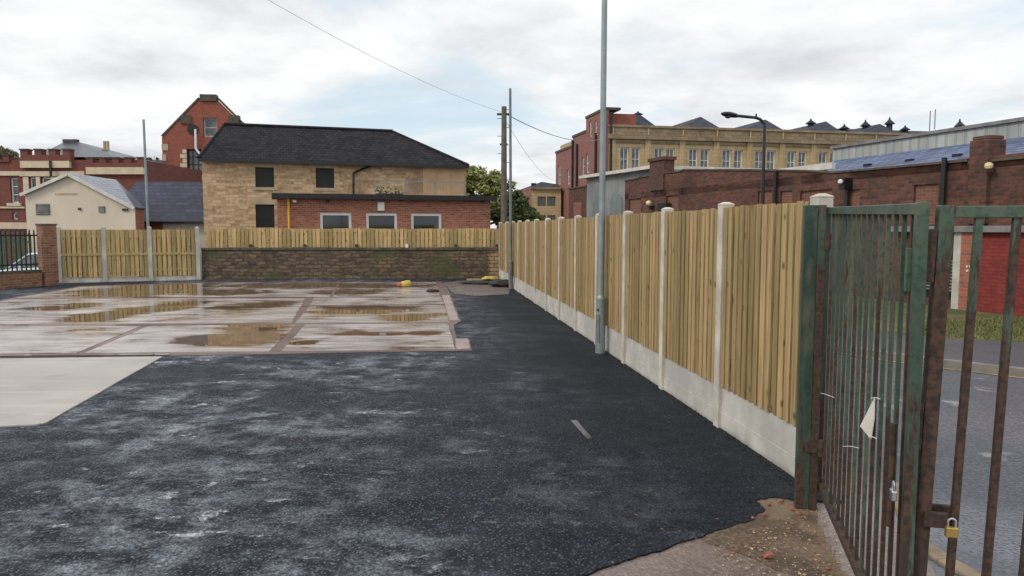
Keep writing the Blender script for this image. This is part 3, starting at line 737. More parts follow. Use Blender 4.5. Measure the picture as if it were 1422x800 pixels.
# railing on its roof
q0, q1 = FE.uz(521, 271, -1.)[0], FE.uz(645, 271, -1.)[0]; zb = zE + .06; zt = FE.uz(580, 251.5, -1.)[1]
root = thing('roof_railing', 'thin grey metal railing on the flat roof of the brick annexe', 'railing', FE.p((q0 + q1) / 2, -1, zb))
mb = MB(); mb.box(FE, q0, q1, -1.02, -.98, zt - .03, zt); mb.box(FE, q0, q1, -1.02, -.98, zb + .08, zb + .11); mb.build('rail', M['galv'], root)
mb = MB()
for i in range(4):
    u = q0 + (q1 - q0) * i / 3; MB().box(FE, u - .02, u + .02, -1.055, -1.022, zb + .003, zt + .01).build('upright', M['galv'], root)
i = 0
mb = MB(); u = q0 + .1
while u < q1 - .05: mb.box(FE, u - .004, u + .004, -1.005, -.995, zb + .1, zt - .03); u += .14
mb.build('infill_bars', M['galv'], root)
u0 = q0 + .08; root = thing('planter', 'dark trough of plants behind the railing on the annexe roof', 'planter', FE.p(u0 + .5, -1.3, zb))
MB().box(FE, u0, u0 + 1.1, -1.5, -1.15, zb, zb + .2).build('trough', M['rust'], root)
mb = MB()
for i in range(90):
    c = FE.p(u0 + U(0, 1.1), -1.32 + U(-.2, .2), zb + .2 + U(0, .38) ** 1.3); d1 = Vector((U(-1, 1), U(-1, 1), U(-1, 1))) * .05; d2 = Vector((U(-1, 1), U(-1, 1), U(-1, 1))) * .05
    mb.poly([c - d1, c - d2, c + d1, c + d2])
mb.build('foliage', M['leaf_dk'], root, solid=False)

# ------------------------------------------------------------------ cream gabled building
Yc = 30.; F1 = Fr((at(36.5, 300, Yc).x, Yc), (1, .0)); cx = lambda px, py, v=0: F1.uz(px, py, v)
uRg = cx(184, 300)[0]; zL = cx(36, 268.5)[1]; zR = cx(186, 287)[1]; ap = cx(97, 242)
root = thing('cream_gabled_building', 'cream rendered gabled building with wet slate roof behind the left panel fence', 'building', F1.p(uRg / 2, 0, GZ))
holes = [F1.rect(50, 69.5, 283, 298.5), F1.rect(137, 146, 286.5, 295)]
bR = at(199.5, 287, 32.2); rB = at(161, 251, 34)
mb = MB()
prof = [(0, GZ), (uRg, GZ), (uRg, zR), (ap[0], ap[1]), (0, zL)]
mb.poly([F1.p(u, 0, z) for u, z in prof])
mb.poly([F1.p(0, 0, GZ), F1.p(0, -3, GZ), F1.p(0, -3, zL), F1.p(0, 0, zL)])
mb.build('gable_wall', M['render'], root)
bRx = (bR.x, bR.y)
mb = MB(); mb.poly([F1.p(uRg, 0, GZ), Vector((*bRx, GZ)), Vector((*bRx, zR)), F1.p(uRg, 0, zR)]); mb.build('side_wall', M['brick_red'], root)
MB().box(F1, uRg - .02, uRg + .12, .003, .03, GZ, zR).build('corner_strip', M['render'], root)
R0 = F1.p(ap[0], .12, ap[1] + .05); R1 = Vector((rB.x, rB.y, ap[1] + .05))
E0 = F1.p(uRg + .15, .12, zR - .02); E1 = Vector((bR.x + .1, bR.y, zR - .02))
board_roof([[E0, E1, R1, R0], [R0, R1, F1.p(-.1, -4, zL + .0), F1.p(-.1, .12, zL + .0)]], .07).build('roof', M['slate_pale'], root)
mb = MB(); mb.bar(R0 + Vector((0, -.03, -.06)), E0 + Vector((0, -.03, -.06)), .04, .12); mb.bar(R0 + Vector((0, -.03, -.06)), F1.p(-.12, .15, zL - .07), .04, .12)
mb.build('bargeboard', M['offwhite'], root)
for h in holes:
    mb = MB(); a, b, c, d = h; mb.box(F1, a, b, .003, .02, c, d); k = 5
    for i in range(k): z = c + (d - c) * (i + .5) / k; mb.box(F1, a + .02, b - .02, .021, .05, z - .02, z + .012)
    mb.build('vent', M['vent'], root)
for px, py in ((111, 290), (172, 291), (176, 291)):
    u, z = cx(px, py); MB().box(F1, u - .05, u + .05, .003, .06, z - .05, z + .04).build('vent', M['cap'], root)
u, z = cx(92, 269); MB().box(F1, u - .45, u + .45, .002, .012, z - .05, z + .02).build('wall_stain_ledge', M['stone_trim'], root)

# ------------------------------------------------------------------ low building with dark tiled roof
F2 = Fr((at(150, 318, 33.2).x, 33.2), (1, .05)); uG = F2.uz(283, 300)[0] + 1.5
ze = F2.uz(240, 307.5)[1]; zr = F2.uz(225, 252.5, -3.3)[1]
root = thing('low_tiled_building', 'low building with long blue black tiled roof between the cream gable and the stone house', 'building', F2.p(uG / 2, 0, GZ))
body(F2, 0, uG, GZ, ze, 6.5).build('wall', M['offwhite'], root)
s_ = F2.uz(226, 312)[0]; MB().box(F2, F2.uz(201, 312)[0], s_, .003, .03, GZ, ze - .003).build('brick_panel', M['brick_hot'], root)
mb = MB(); prof = [(.25, ze - .02), (-3.25, zr), (-6.8, ze - .02)]
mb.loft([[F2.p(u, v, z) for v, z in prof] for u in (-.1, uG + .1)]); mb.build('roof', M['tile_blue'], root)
MB().box(F2, -.1, uG + .1, .26, .36, ze - .1, ze).build('gutter', M['black'], root)

# ------------------------------------------------------------------ tall red brick gabled building
Yh = 58.; F3 = Fr((at(226.5, 240, Yh).x, Yh), (1, .12)); c3 = lambda x, y, v=0: F3.uz(x, y, v)
uc = c3(291.5, 200)[0]; uw = 2 * uc; zs = c3(227, 191)[1]; zt = c3(291, 139)[1]
root = thing('gabled_brick_hall', 'tall red brick gabled hall with stone capped peak rising behind the stone house', 'building', F3.p(uc, 0, GZ))
holes = [F3.rect(282, 301, 163.5, 190), F3.rect(259.5, 281, 207, 239)]
mb = MB(); mb.wall(F3, 0, uw, GZ, zs, [h for h in holes if h[3] < zs], 0, .3)
gp_ = lambda z: (uc - .7) * (z - zs) / (zt - zs)         # inset of the gable at height z
up = holes[0]
# gable above the shoulder, cut round the upper window
za = max(up[2], zs); l1 = lambda z: gp_(z); r1 = lambda z: uw - gp_(z)
def strip_(u0, u1, u2, u3, z0, z1): mb.poly([F3.p(u0, 0, z0), F3.p(u1, 0, z0), F3.p(u2, 0, z1), F3.p(u3, 0, z1)])
if up[2] > zs: strip_(l1(zs), r1(zs), r1(up[2]), l1(up[2]), zs, up[2])
strip_(l1(za), up[0], up[0], l1(up[3]), za, up[3]); strip_(up[1], r1(za), r1(up[3]), up[1], za, up[3])
strip_(l1(up[3]), r1(up[3]), r1(zt), l1(zt), up[3], zt)
DH = 16
for u in (0, uw): mb.poly([F3.p(u, 0, GZ), F3.p(u, -DH, GZ), F3.p(u, -DH, zs), F3.p(u, 0, zs)])
mb.build('wall', M['brick_hot'], root, solid=False)
board_roof([[F3.p(uc, -.35, zt - .1), F3.p(uc, -DH, zt - .1), F3.p(uw + .3, -DH, zs - .3), F3.p(uw + .3, -.35, zs - .3)], [F3.p(uc, -.35, zt - .1), F3.p(uc, -DH, zt - .1), F3.p(-.1, -DH, zs - .2), F3.p(-.1, -.35, zs - .2)]], .1).build('roof', M['slate'], root)
mb = MB()
for sgn in (0, 1):
    P0 = F3.p(0 if not sgn else uw, -.15, zs + .1); P1 = F3.p(uc - .7 if not sgn else uc + .7, -.15, zt + .15); mb.bar(P0, P1, .4, .14)
mb.build('coping', M['cap'], root)
mb = MB(); mb.box(F3, uc - .62, uc + .62, -.5, .15, zt - .1, zt + .42); mb.build('peak_cap', M['cap'], root)
for px, py in ((258, 163), (325, 163)):
    u, z = c3(px, py); MB().box(F3, u - .38, u + .38, -.5, .12, z - .5, z + .15).build('kneeler', M['cap'], root)
window(root, F3, up, -.25, 'offwhite', 'glass_pale', 1, 2, .09, .08); window(root, F3, holes[1], -.25, 'soot', 'glass_pale', 3, 3, .12, .08)
h = holes[1]
for i in range(5):
    z = h[2] + (h[3] - h[2]) * i / 5
    for a in (h[0] - (.5 if i % 2 else .3), h[1]): MB().box(F3, a, a + (.5 if i % 2 else .3), .003, .04, z, z + (h[3] - h[2]) / 5 - .05).build('quoin', M['cream_trim'], root)
for i in range(9): z = zs - 1. - i * .8; MB().box(F3, -.03, .28 if i % 2 else .45, .003, .04, z, z + .5).build('quoin', M['stone_trim'], root)
u, z = c3(268, 180); MB().cyl(F3.p(u, .0, z), F3.p(u, .06, z), .42, .42, 16).build('round_window', M['soot'], root)
mb = MB(); pts = [F3.p(*[c3(272.5, 180)[0]], .2, c3(272.5, 180)[1]), F3.p(c3(273, 207)[0], .2, c3(273, 207)[1]), F3.p(c3(280, 216)[0], .2, c3(280, 216)[1])]
mb.tube(pts, .09); mb.build('white_flue', M['white'], root)
z = c3(260, 240)[1]; MB().box(F3, 0, uw, .003, .12, z - .1, z + .12).build('string_course', M['cap'], root)
r_ = F3.rect(243, 284, 243.5, 251); MB().box(F3, *r_[:2], .003, .1, *r_[2:]).build('stone_band', M['cream_trim'], root)

# ------------------------------------------------------------------ crenellated brick building, left
Yi = 48.; F4 = Fr((at(-60, 300, Yi).x, Yi), (1, 0)); c4 = lambda x, y, v=0: F4.uz(x, y, v)
root = thing('crenellated_brick_building', 'dark red brick building with battlement parapet and cream stone bands at far left', 'building', F4.p(6, 0, GZ))
uR4 = c4(199.5, 240)[0]
ztop = c4(100, 222)[1]
holes = [F4.rect(14.5, 25, 247, 282), F4.rect(41, 50.5, 246, 268), F4.rect(57, 71, 246, 259), F4.rect(17, 24, 295, 305), F4.rect(-25, -14, 247, 282)]
mb = body(F4, 0, uR4, GZ, ztop, 9, holes, .25); mb.build('wall', M['brick_far'], root, solid=False)
MB().box(F4, .02, uR4 - .02, -8.9, -.3, ztop - .4, ztop - .3).build('flat_roof', M['cap'], root)
def cren(x0, x1, yb, ym, yc, v, nm):
    a, b = c4(x0, ym, v)[0], c4(x1, ym, v)[0]; zb, zm, zc = c4(100, yb, v)[1], c4(100, ym, v)[1], c4(100, yc, v)[1]
    mb = MB(); mb.box(F4, a, b, v - .5, v, zb, zm)
    n = nm; w = (b - a) / (2 * n - 1)
    for i in range(n):
        s_ = a + 2 * i * w; mb.box(F4, s_, s_ + w * 1.0, v - .5, v, zm + .001, zc); MB().box(F4, s_ - .04, s_ + w + .04, v - .55, v + .05, zc + .001, zc + .09).build('merlon_cap', M['cap'], root)
    mb.build('parapet', M['brick_far'], root)
cren(28, 97, 223.5, 215, 208.5, .22, 4)
cren(120, 199.5, 232, 226, 220, .22, 5)
cren(-60, 12, 225, 222, 216, .1, 5)
for x0, x1, y0, y1, v in ((28, 96.5, 223.5, 233, .22), (119.5, 199, 232.2, 242, .22)):
    r_ = F4.rect(x0, x1, y0, y1, v); MB().box(F4, r_[0], r_[1], -.05, v + .03, r_[2], r_[3] - .003).build('stone_band', M['cream_trim'], root)
for x0, x1, y0, y1 in ((-50, 28, 238, 244), (28, 118, 238, 245), (-50, 35, 287, 289.5), (-50, 40, 309, 318)):
    r_ = F4.rect(x0, x1, y0, y1); MB().box(F4, r_[0], r_[1], .003, .1, *r_[2:]).build('stone_band', M['cream_trim'], root)
for x0, x1 in ((33, 40.5), (51, 56.5), (71.5, 78)):
    r_ = F4.rect(x0, x1, 246, 272); MB().box(F4, r_[0], r_[1], .003, .06, *r_[2:]).build('stone_pilaster', M['cream_trim'], root)
for h in holes: window(root, F4, h, -.15, 'white', 'glass_pale' if h[3] - h[2] > 1.4 else 'glass', 1, 3 if h[3] - h[2] > 1.4 else 1, .09, .06)
h = holes[0]; MB().box(F4, h[0] - .2, h[1] + .2, .003, .14, h[2] - .2, h[2] - .003).build('sill', M['cream_trim'], root)
h = F4.rect(199, 199.5, 240, 241)
# hipped slate roof behind the battlements
rz = c4(98, 195, -4)[1]; e0, e1 = c4(28, 210, -1)[0], c4(165, 222, -1)[0]; ez = c4(100, 219, -1)[1]; a, b = c4(91, 195, -4.5)[0], c4(106, 195, -4.5)[0]
P = [F4.p(e0 + 1.2, -.6, ez), F4.p(e1, -.6, ez), F4.p(e1 + .2, -9, ez), F4.p(e0 + 1.2, -9, ez)]; T0, T1 = F4.p(a, -4.5, rz), F4.p(b, -4.5, rz)
mb = MB(); mb.poly([P[0], P[1], T1, T0]); mb.poly([P[1], P[2], T1]); mb.poly([P[2], P[3], T0, T1]); mb.poly([P[3], P[0], T0]); mb.build('slate_roof', M['slate'], root)
MB().box(F4, a - .1, b + .1, -4.7, -4.3, rz - .1, rz + .12).build('ridge', M['cap'], root)
for px in (145, 149.5):
    u, z = c4(px, 196, -5); MB().cyl(F4.p(u, -5, z - 1.6), F4.p(u, -5, z), .1, .1, 10).build('flue', M['stone_trim'], root)
u = c4(74, 230)[0]; MB().box(F4, u - .06, u + .06, .25, .35, c4(74, 246)[1], c4(74, 224)[1]).build('drainpipe', M['black'], root)

# ------------------------------------------------------------------ brick pier, dwarf wall, railings
a = G(0, 401.5); b = G(57, 397.5); FP = Fr((a.x, a.y), (b.x - a.x, b.y - a.y)); u0, u1 = FP.uz(57, 350)[0], FP.uz(80, 350)[0]
root = thing('brick_pier', 'square brick gate pier at the left end of the panel fence', 'pier', FP.p((u0 + u1) / 2, -.2, 0))
zp = FP.uz(68, 313)[1]
MB().box(FP, u0 + .08, u1, -.3, 0, -.5, zp).build('shaft', M['brick_pier'], root)
MB().box(FP, u0 + .06, u1 + .02, -.32, .02, zp + .002, zp + .05).build('coping', M['cap'], root)
zd = FP.uz(30, 376)[1]
root = thing('dwarf_brick_wall', 'low brick wall with black steel railings at the left edge', 'wall', FP.p(u0 / 2, -.1, 0))
MB().box(FP, -3.5, u0 - .01, -.3, 0, -.5, zd - .06).build('masonry', M['brick_pier'], root)
MB().box(FP, -3.5, u0 - .01, -.32, .02, zd - .058, zd).build('coping', M['cap'], root)
zt = FP.uz(30, 319)[1]
root2 = thing('steel_railings', 'black pointed steel railings on the low brick wall', 'railings', FP.p(u0 / 2, -.15, zd))
mb = MB(); u = -3.4
while u < u0 - .05:
    mb.box(FP, u - .016, u + .016, -.165, -.135, zd + .001, zt - .04); mb.loft([[FP.p(u + a_, -.15 + b_, zt - .04) for a_, b_ in ((-.016, -.015), (.016, -.015), (.016, .015), (-.016, .015))], [FP.p(u + a_ * .1, -.15 + b_ * .1, zt + .03) for a_, b_ in ((-.016, -.015), (.016, -.015), (.016, .015), (-.016, .015))]]); u += .138
mb.build('pales', M['black'], root2)
z_a, z_b = FP.uz(30, 327)[1], FP.uz(30, 368)[1]
for z in (z_a, z_b): MB().box(FP, -3.5, u0 - .015, -.134, -.12, z - .025, z + .025).build('rail', M['black'], root2)
# green palisade further back
F5 = Fr((at(-60, 340, 29.).x, 29.), (1, 0)); L5 = F5.uz(42, 340)[0]
root = thing('green_palisade_fence', 'green steel palisade fence seen through the black railings', 'fence', F5.p(L5 / 2, 0, GZ))
mb = MB(); u = 0
while u < L5: mb.box(F5, u, u + .075, .02, .03, GZ + .05, 1.6 + .0); u += .15
mb.build('pales', M['green_steel'], root); mb = MB(); mb.box(F5, 0, L5, -.02, .018, .1, .16); mb.box(F5, 0, L5, -.02, .018, 1.2, 1.26); mb.box(F5, 0, .08, -.08, -.022, GZ, 1.5); mb.box(F5, L5 - .08, L5, -.08, -.022, GZ, 1.5); mb.build('rail', M['green_steel'], root)

# ------------------------------------------------------------------ cars
def car(x, y, rz, mat, label):
    root = thing('parked_car', label, 'car', (x, y, GZ)); cs, sn = math.cos(rz), math.sin(rz)
    T = lambda l, w, z: Vector((x + l * cs - w * sn, y + l * sn + w * cs, GZ + z))
    secs = [(-1.95, .62, .35, .66), (-1.85, .78, .28, .74), (-1.2, .84, .22, .86), (-.75, .85, .22, .92), (0, .86, .22, .95), (.9, .86, .22, .97), (1.6, .84, .25, .98), (1.9, .76, .32, .92), (1.97, .68, .4, .8)]
    mb = MB(); mb.loft([[T(l, -w, z0 + .1), T(l, -w * .9, z0), T(l, w * .9, z0), T(l, w, z0 + .1), T(l, w, z1 - .14), T(l, w * .88, z1), T(l, -w * .88, z1), T(l, -w, z1 - .14)] for l, w, z0, z1 in secs])
    b = mb.build('body', mat, root, smooth=True, bevel=.02)
    mb = MB(); mb.loft([[T(l0, -w0, .93), T(l0, w0, .93), T(l1, w1, zz), T(l1, -w1, zz)] for l0, w0, l1, w1, zz in [(-.95, .72, -.95, .72, .94)]] + [[T(-.35, -.74, .94), T(-.35, .74, .94), T(-.3, .62, 1.38), T(-.3, -.62, 1.38)], [T(1.0, -.74, .94), T(1.0, .74, .94), T(1.0, .62, 1.42), T(1.0, -.62, 1.42)], [T(1.8, -.7, .94), T(1.8, .7, .94), T(1.5, .6, 1.3), T(1.5, -.6, 1.3)]])
    mb.build('glazing', M['glass_pale'], root)
    mb = MB(); mb.loft([[T(l, -w, z), T(l, w, z), T(l, w * .93, z + .05), T(l, -w * .93, z + .05)] for l, w, z in ((-.34, .63, 1.375), (.2, .65, 1.42), (1.0, .64, 1.415), (1.52, .6, 1.3))])
    for s_ in (-1, 1):
        mb.bar(T(-.95, s_ * .74, .93), T(-.34, s_ * .63, 1.40), .06, .05); mb.bar(T(.35, s_ * .75, .93), T(.35, s_ * .645, 1.40), .06, .05); mb.bar(T(1.78, s_ * .7, .93), T(1.5, s_ * .6, 1.32), .12, .06)
    mb.build('roof', mat, root)
    for l in (-1.25, 1.25):
        for s_ in (-1, 1):
            w_ = MB().cyl(T(l, s_ * .70, .3), T(l, s_ * .88, .3), .3, .3, 22).build('wheel', M['rubber'], root)
            MB().cyl(T(l, s_ * .86, .3), T(l, s_ * .89, .3), .19, .17, 16).build('rim', M['steel'], w_)
    for s_ in (-1, 1): MB().box(Fr((x, y), (cs, sn)), -1.9, -1.80, s_ * .6 - .14, s_ * .6 + .14, GZ + .55, GZ + .68).build('headlight', M['white'], root)
    for s_ in (-1, 1): MB().box(Fr((x, y), (cs, sn)), -.62, -.5, s_ * .90 - .07, s_ * .90 + .07, GZ + .94, GZ + 1.05).build('wing_mirror', mat, root)
p = at(58, 360, 25.6); car(p.x + .1, p.y, .35, M['car'], 'pale blue hatchback parked behind the black railings and brick pier')

# ================================================================== RIGHT SIDE BUILDINGS
o = at(868, 260, 30.9); FRt = Fr((4.75, 30.9), (.305, -1)); cR = lambda x, y, v=0: FRt.uz(x, y, v)
print('right facade check', cR(1363, 437), cR(868, 252), cR(1155, 240))
root = thing('brick_works_building', 'long sooty brick works building with blue slate roof beyond the right fence', 'building', FRt.p(9, 0, 0))
uend = 26.
prof_px = [(868, 252), (902, 244.5), (926, 241), (945, 239), (950, 236.5), (1048, 237), (1120, 238.5), (1156, 241)]
prof = [cR(x, y) for x, y in prof_px]; zr_ = cR(1345, 224.5)[1]; prof += [(cR(1345, 224.5)[0], zr_), (cR(1346, 226)[0], zr_ - .05), (uend, zr_ - .05)]
ulouv = FRt.rect(1288, 1324, 386, 450)
top = prof
# wall as vertical strips with the top profile, cut for blocked openings (infill set back)
infills_px = [(873, 890, 268, 300), (925, 942, 266, 300), (1052, 1072, 265, 300), (1083, 1100, 265, 300), (1111, 1155, 264, 300), (1177, 1194, 263, 300), (1268, 1302, 256, 312)]
holes = []
for x0, x1, y0, y1 in infills_px:
    r_ = FRt.rect(x0, x1, y0, y1); holes.append((r_[0], r_[1], max(r_[2], .9), r_[3]))
zlow = min(z for _, z in prof) - .12
mb = MB(); mb.wall(FRt, prof[0][0], uend, -.5, zlow, holes, 0, .12)
for (ua_, za_), (ub_, zb_) in zip(prof[:-1], prof[1:]):
    mb.poly([FRt.p(ua_, 0, zlow), FRt.p(ub_, 0, zlow), FRt.p(ub_, 0, zb_), FRt.p(ua_, 0, za_)])
    mb.poly([FRt.p(ua_, 0, za_), FRt.p(ub_, 0, zb_), FRt.p(ub_, -.34, zb_), FRt.p(ua_, -.34, za_)])
u0 = prof[0][0]; mb.poly([FRt.p(u0, 0, -.5), FRt.p(u0, -7, -.5), FRt.p(u0, -7, prof[0][1]), FRt.p(u0, 0, prof[0][1])])
mb.poly([FRt.p(uend, 0, -.5), FRt.p(uend, -7, -.5), FRt.p(uend, -7, 3.1), FRt.p(uend, 0, 3.1)])
mb.build('wall', M['brick_old'], root, solid=False)
for h in holes: MB().poly([FRt.p(h[0], -.06, h[2]), FRt.p(h[1], -.06, h[2]), FRt.p(h[1], -.06, h[3]), FRt.p(h[0], -.06, h[3])]).build('blocked_window', M['brick_infill'], root, solid=False)
mb = MB()
for (ua_, za_), (ub_, zb_) in zip(prof[:-1], prof[1:]):
    if ub_ - ua_ > .02: mb.hexa([FRt.p(ua_, .04, za_ + .002), FRt.p(ub_, .04, zb_ + .002), FRt.p(ub_, -.38, zb_ + .002), FRt.p(ua_, -.38, za_ + .002)], [FRt.p(ua_, .04, za_ + .05), FRt.p(ub_, .04, zb_ + .05), FRt.p(ub_, -.38, zb_ + .05), FRt.p(ua_, -.38, za_ + .05)])
mb.build('coping', M['cap'], root)
# chimney stacks
r_ = FRt.rect(904, 925, 219, 246); mb = MB(); mb.box(FRt, r_[0], r_[1] - .1, -.4, .06, r_[2] - .5, r_[3] - .12); mb.box(FRt, r_[0] - .06, r_[1] - .04, -.46, .12, r_[3] - .118, r_[3]); mb.build('chimney', M['brick_old'], root)
r_ = FRt.rect(1346, 1372, 190, 226, .12); mb = MB(); mb.box(FRt, r_[0], r_[1], -.36, .12, 1.85, r_[3] - .06)
mb.box(FRt, r_[0] + .02, r_[1] - .02, -.32, .08, r_[3] - .059, r_[3] + .02); ch = mb.build('chimney', M['brick_old'], root, bevel=.02)
u, z = cR(1377, 229, .12); MB().lathe(FRt.p(u, .19, z - .09), [(.02, 0), (.065, .02), (.08, .07), (.065, .12), (.02, .14)], 14).build('wall_lamp', M['lamp_glass'], ch)
MB().box(FRt, u - .09, u + .09, .122, .15, z - .14, z - .07).build('lamp_bracket', M['black'], ch)
# slate roof
usl = cR(1128, 240)[0]; zsl = cR(1250, 232.3)[1]; dv = -3.0
zt_ = cR(1250, 211.5, dv)[1]; usl2 = cR(1158, 222, dv)[0]
board_roof([[FRt.p(usl, -.42, zsl - .05), FRt.p(uend, -.42, zsl - .05), FRt.p(uend, dv, zt_), FRt.p(usl2, dv, zt_)]], .08).build('slate_roof', M['slate_blue'], root)
mb = MB()
for px, py in ((1144, 237), (1206, 230), (1264.5, 223.5), (1331, 216.5)):
    # find v on the roof plane where this pixel ray meets it
    best = min(((abs((cR(px, py, -.42 + (dv + .42) * k / 40)[1]) - (zsl - .05 + (zt_ - zsl + .05) * k / 40)), k) for k in range(41)))[1]
    vv = -.42 + (dv + .42) * best / 40; u, z = cR(px, py, vv)
    MB().box(FRt, u - .13, u + .07, vv - .05, vv + .06, z - .02, z + .05).build('roof_vent', M['soot'], root)
MB().box(FRt, cR(1048, 236)[0], cR(1138, 238)[0], -.5, -.39, 3.35, cR(1090, 233.5, -.4)[1]).build('fascia', M['offwhite'], root)
r_ = FRt.rect(983, 991, 232.5, 237, -.1); MB().box(FRt, r_[0], r_[1], -.25, -.08, r_[2] - .03, r_[3]).build('vent_cowl', M['offwhite'], root)
for px, yt, yb in ((1077, 237, 300), (1311.5, 219, 440)):
    u, z = cR(px, yt, .1); MB().cyl(FRt.p(u, .1, .05 if px > 1300 else .6), FRt.p(u, .1, z), .055, .055, 10).build('drainpipe', M['black'], root)
u, z = cR(905, 281, .1); MB().lathe(FRt.p(u, .22, z - .13), [(.03, 0), (.09, .03), (.12, .10), (.09, .17), (.03, .2)], 14).build('wall_lamp', M['lamp_glass'], root)
MB().box(FRt, u - .05, u + .05, .003, .2, z - .28, z - .14).build('lamp_bracket', M['soot'], root)
r_ = FRt.rect(917, 928, 282, 300, .1); MB().box(FRt, r_[0], r_[1], .003, .2, r_[2], r_[3]).build('meter_box', M['soot'], root)
u, z = cR(1174, 252, .15); mb = MB(); mb.box(FRt, u - .09, u + .09, .02, .26, z - .2, z + .08); mb.cyl(FRt.p(u, .1, z - 1.2), FRt.p(u, .1, z - .2), .05); mb.build('rainwater_head', M['black'], root)
MB().lathe(FRt.p(u, .3, z - .07), [(.02, 0), (.06, .03), (.06, .09), (.02, .12)], 10).build('wall_lamp', M['white'], root)
# painted frontage under a concrete band
ub_ = cR(1300, 316, .1)[0]; zb_ = cR(1380, 322.5, .1)[1]; zt2 = cR(1380, 313.5, .1)[1]
MB().box(FRt, ub_ - 1.2, uend, .003, .2, zb_, zt2).build('concrete_band', M['vent'], root)
a_, b_ = cR(1325, 400, .03)[0], cR(1336, 400, .03)[0]
MB().box(FRt, a_, b_, .003, .10, -.3, zb_ - .003).build('pilaster', M['gravel'], root)
c_ = cR(1358, 400, .03)[0]; MB().box(FRt, b_ + .002, c_, .003, .12, -.3, zb_ - .003).build('pilaster', m_brick('fresh_brick', (.26, .08, .05), (.40, .13, .08), (.28, .19, .15), dirt=.3), root, label='bright red brick pilaster beside the painted panel')
MB().box(FRt, c_ + .002, uend, .003, .06, -.3, zb_ - .003).build('painted_panel', M['red_paint'], root)
for px in (1343, 1347.5):
    for py in (370, 376):
        u, z = cR(px, py, .13); MB().box(FRt, u - .018, u + .018, .121, .14, z - .02, z + .02).build('cable_clip', M['white'], root)
u0_, u1_ = ub_ - .9, a_ - .003; mb = MB(); z = .42
MB().box(FRt, u0_, u1_, .003, .01, .25, 1.15).build('louvre_back', M['soot'], root)
while z < 1.12: mb.box(FRt, u0_, u1_, .012, .06, z, z + .035); z += .07
mb.build('louvre', M['vent'], root)

# grey clad building behind the slates
vb = -3.6; zc0 = cR(1157, 207, vb)[1]; ucl = cR(1157, 214, vb)[0]; zc1 = cR(1422, 168, vb)[1]; uc2 = cR(1422, 190, vb)[0]
root = thing('grey_clad_shed', 'pale grey metal clad shed rising behind the blue slate roof', 'building', FRt.p(16, vb - 2, 0))
zz = (zc0 + zc1) / 2
sl = (zc1 - zc0) / (uc2 - ucl)
MB().prism(FRt, [(ucl, -.5), (uend, -.5), (uend, zc0 + sl * (uend - ucl)), (ucl, zc0)], vb - 8, vb).build('wall', M['clad'], root)
MB().prism(FRt, [(ucl - .05, zc0 + .002), (uend, zc0 + sl * (uend - ucl) + .002), (uend, zc0 + sl * (uend - ucl) + .09), (ucl - .05, zc0 + .09)], vb - 8.1, vb + .08).build('roof', M['vent'], root)

# grey corrugated shed
v = -.5; u0_, z0_ = cR(815, 248, v); u1_, z1_ = cR(903, 236, v)
root = thing('grey_corrugated_shed', 'grey corrugated shed with white sloping roof edge left of the brick works', 'shed', FRt.p((u0_ + u1_) / 2, v - 2, GZ))
MB().prism(FRt, [(u0_, GZ), (u1_ + .5, GZ), (u1_ + .5, z1_), (u0_, z0_)], v - 5, v).build('wall', M['shed'], root)
MB().prism(FRt, [(u0_ - .3, z0_ + .003), (u1_ + .5, z1_ + .003), (u1_ + .5, z1_ + .14), (u0_ - .3, z0_ + .14)], v - 5.2, v + .3).build('roof', M['offwhite'], root)
for x0, x1, y0 in ((823.5, 833, 277), (848, 864.5, 276)):
    r_ = FRt.rect(x0, x1, y0, 310, v); mb = MB(); a, b, c, d = r_; k = 8; m_ = (a + b) / 2; w = (b - a) / 2
    mb.prism(FRt, [(a, 1.0), (b, 1.0)] + [(m_ + w * math.cos(math.pi * i / k), d - .1 + .32 * math.sin(math.pi * i / k)) for i in range(k + 1)], v + .003, v + .05)
    mb.build('boarded_arch', M['galv'], root)
# lower brick block left of the shed
v = -.6; u0_, z0_ = cR(790, 263, v); u1_, z1_ = cR(815, 262, v)
root = thing('low_brick_outbuilding', 'small dark brick outbuilding left of the grey corrugated shed', 'building', FRt.p(u0_ + .8, v - 2, GZ))
MB().box(FRt, u0_, u1_ - .02, v - 4, v, GZ, z0_).build('wall', M['brick_old'], root)
MB().box(FRt, u0_ - .05, u1_ - .02, v - 4.05, v + .05, z0_ + .002, z0_ + .08).build('coping', M['cap'], root)
r_ = FRt.rect(797, 808, 281, 305, v); MB().box(FRt, r_[0], r_[1], v + .003, v + .03, r_[2], r_[3]).build('blocked_door', M['brick_mill'], root)

# street lamp outside
p = at(1058.5, 300, 19.); p.z = .06
root = thing('street_lamp', 'black street lamp with curved arm reaching left beyond the right fence', 'street lamp', p)
zt_ = at(1057, 172, 19.).z
MB().cyl(p - Vector((0, 0, .1)), p + Vector((0, 0, 1.1)), .075, .07, 14).build('base_section', M['black'], root)
MB().cyl(p + Vector((0, 0, 1.1)), Vector((p.x, p.y, zt_)), .05, .04, 12).build('shaft', M['black'], root)
hd = at(1025, 161, 18.6); c0 = Vector((p.x, p.y, zt_)); c1 = at(1050, 163.5, 18.9)
MB().tube([c0, at(1056, 166, 19.), c1, hd], .038, 10).build('arm', M['black'], root)
MB().cyl(c1, c1 + Vector((0, 0, .1)), .025, .02).build('photocell', M['black'], root)
mb = MB(); e_ = at(1002, 157.5, 18.4); dv_ = (e_ - hd)
side = Vector((dv_.y, -dv_.x, 0)).normalized()
rings = []
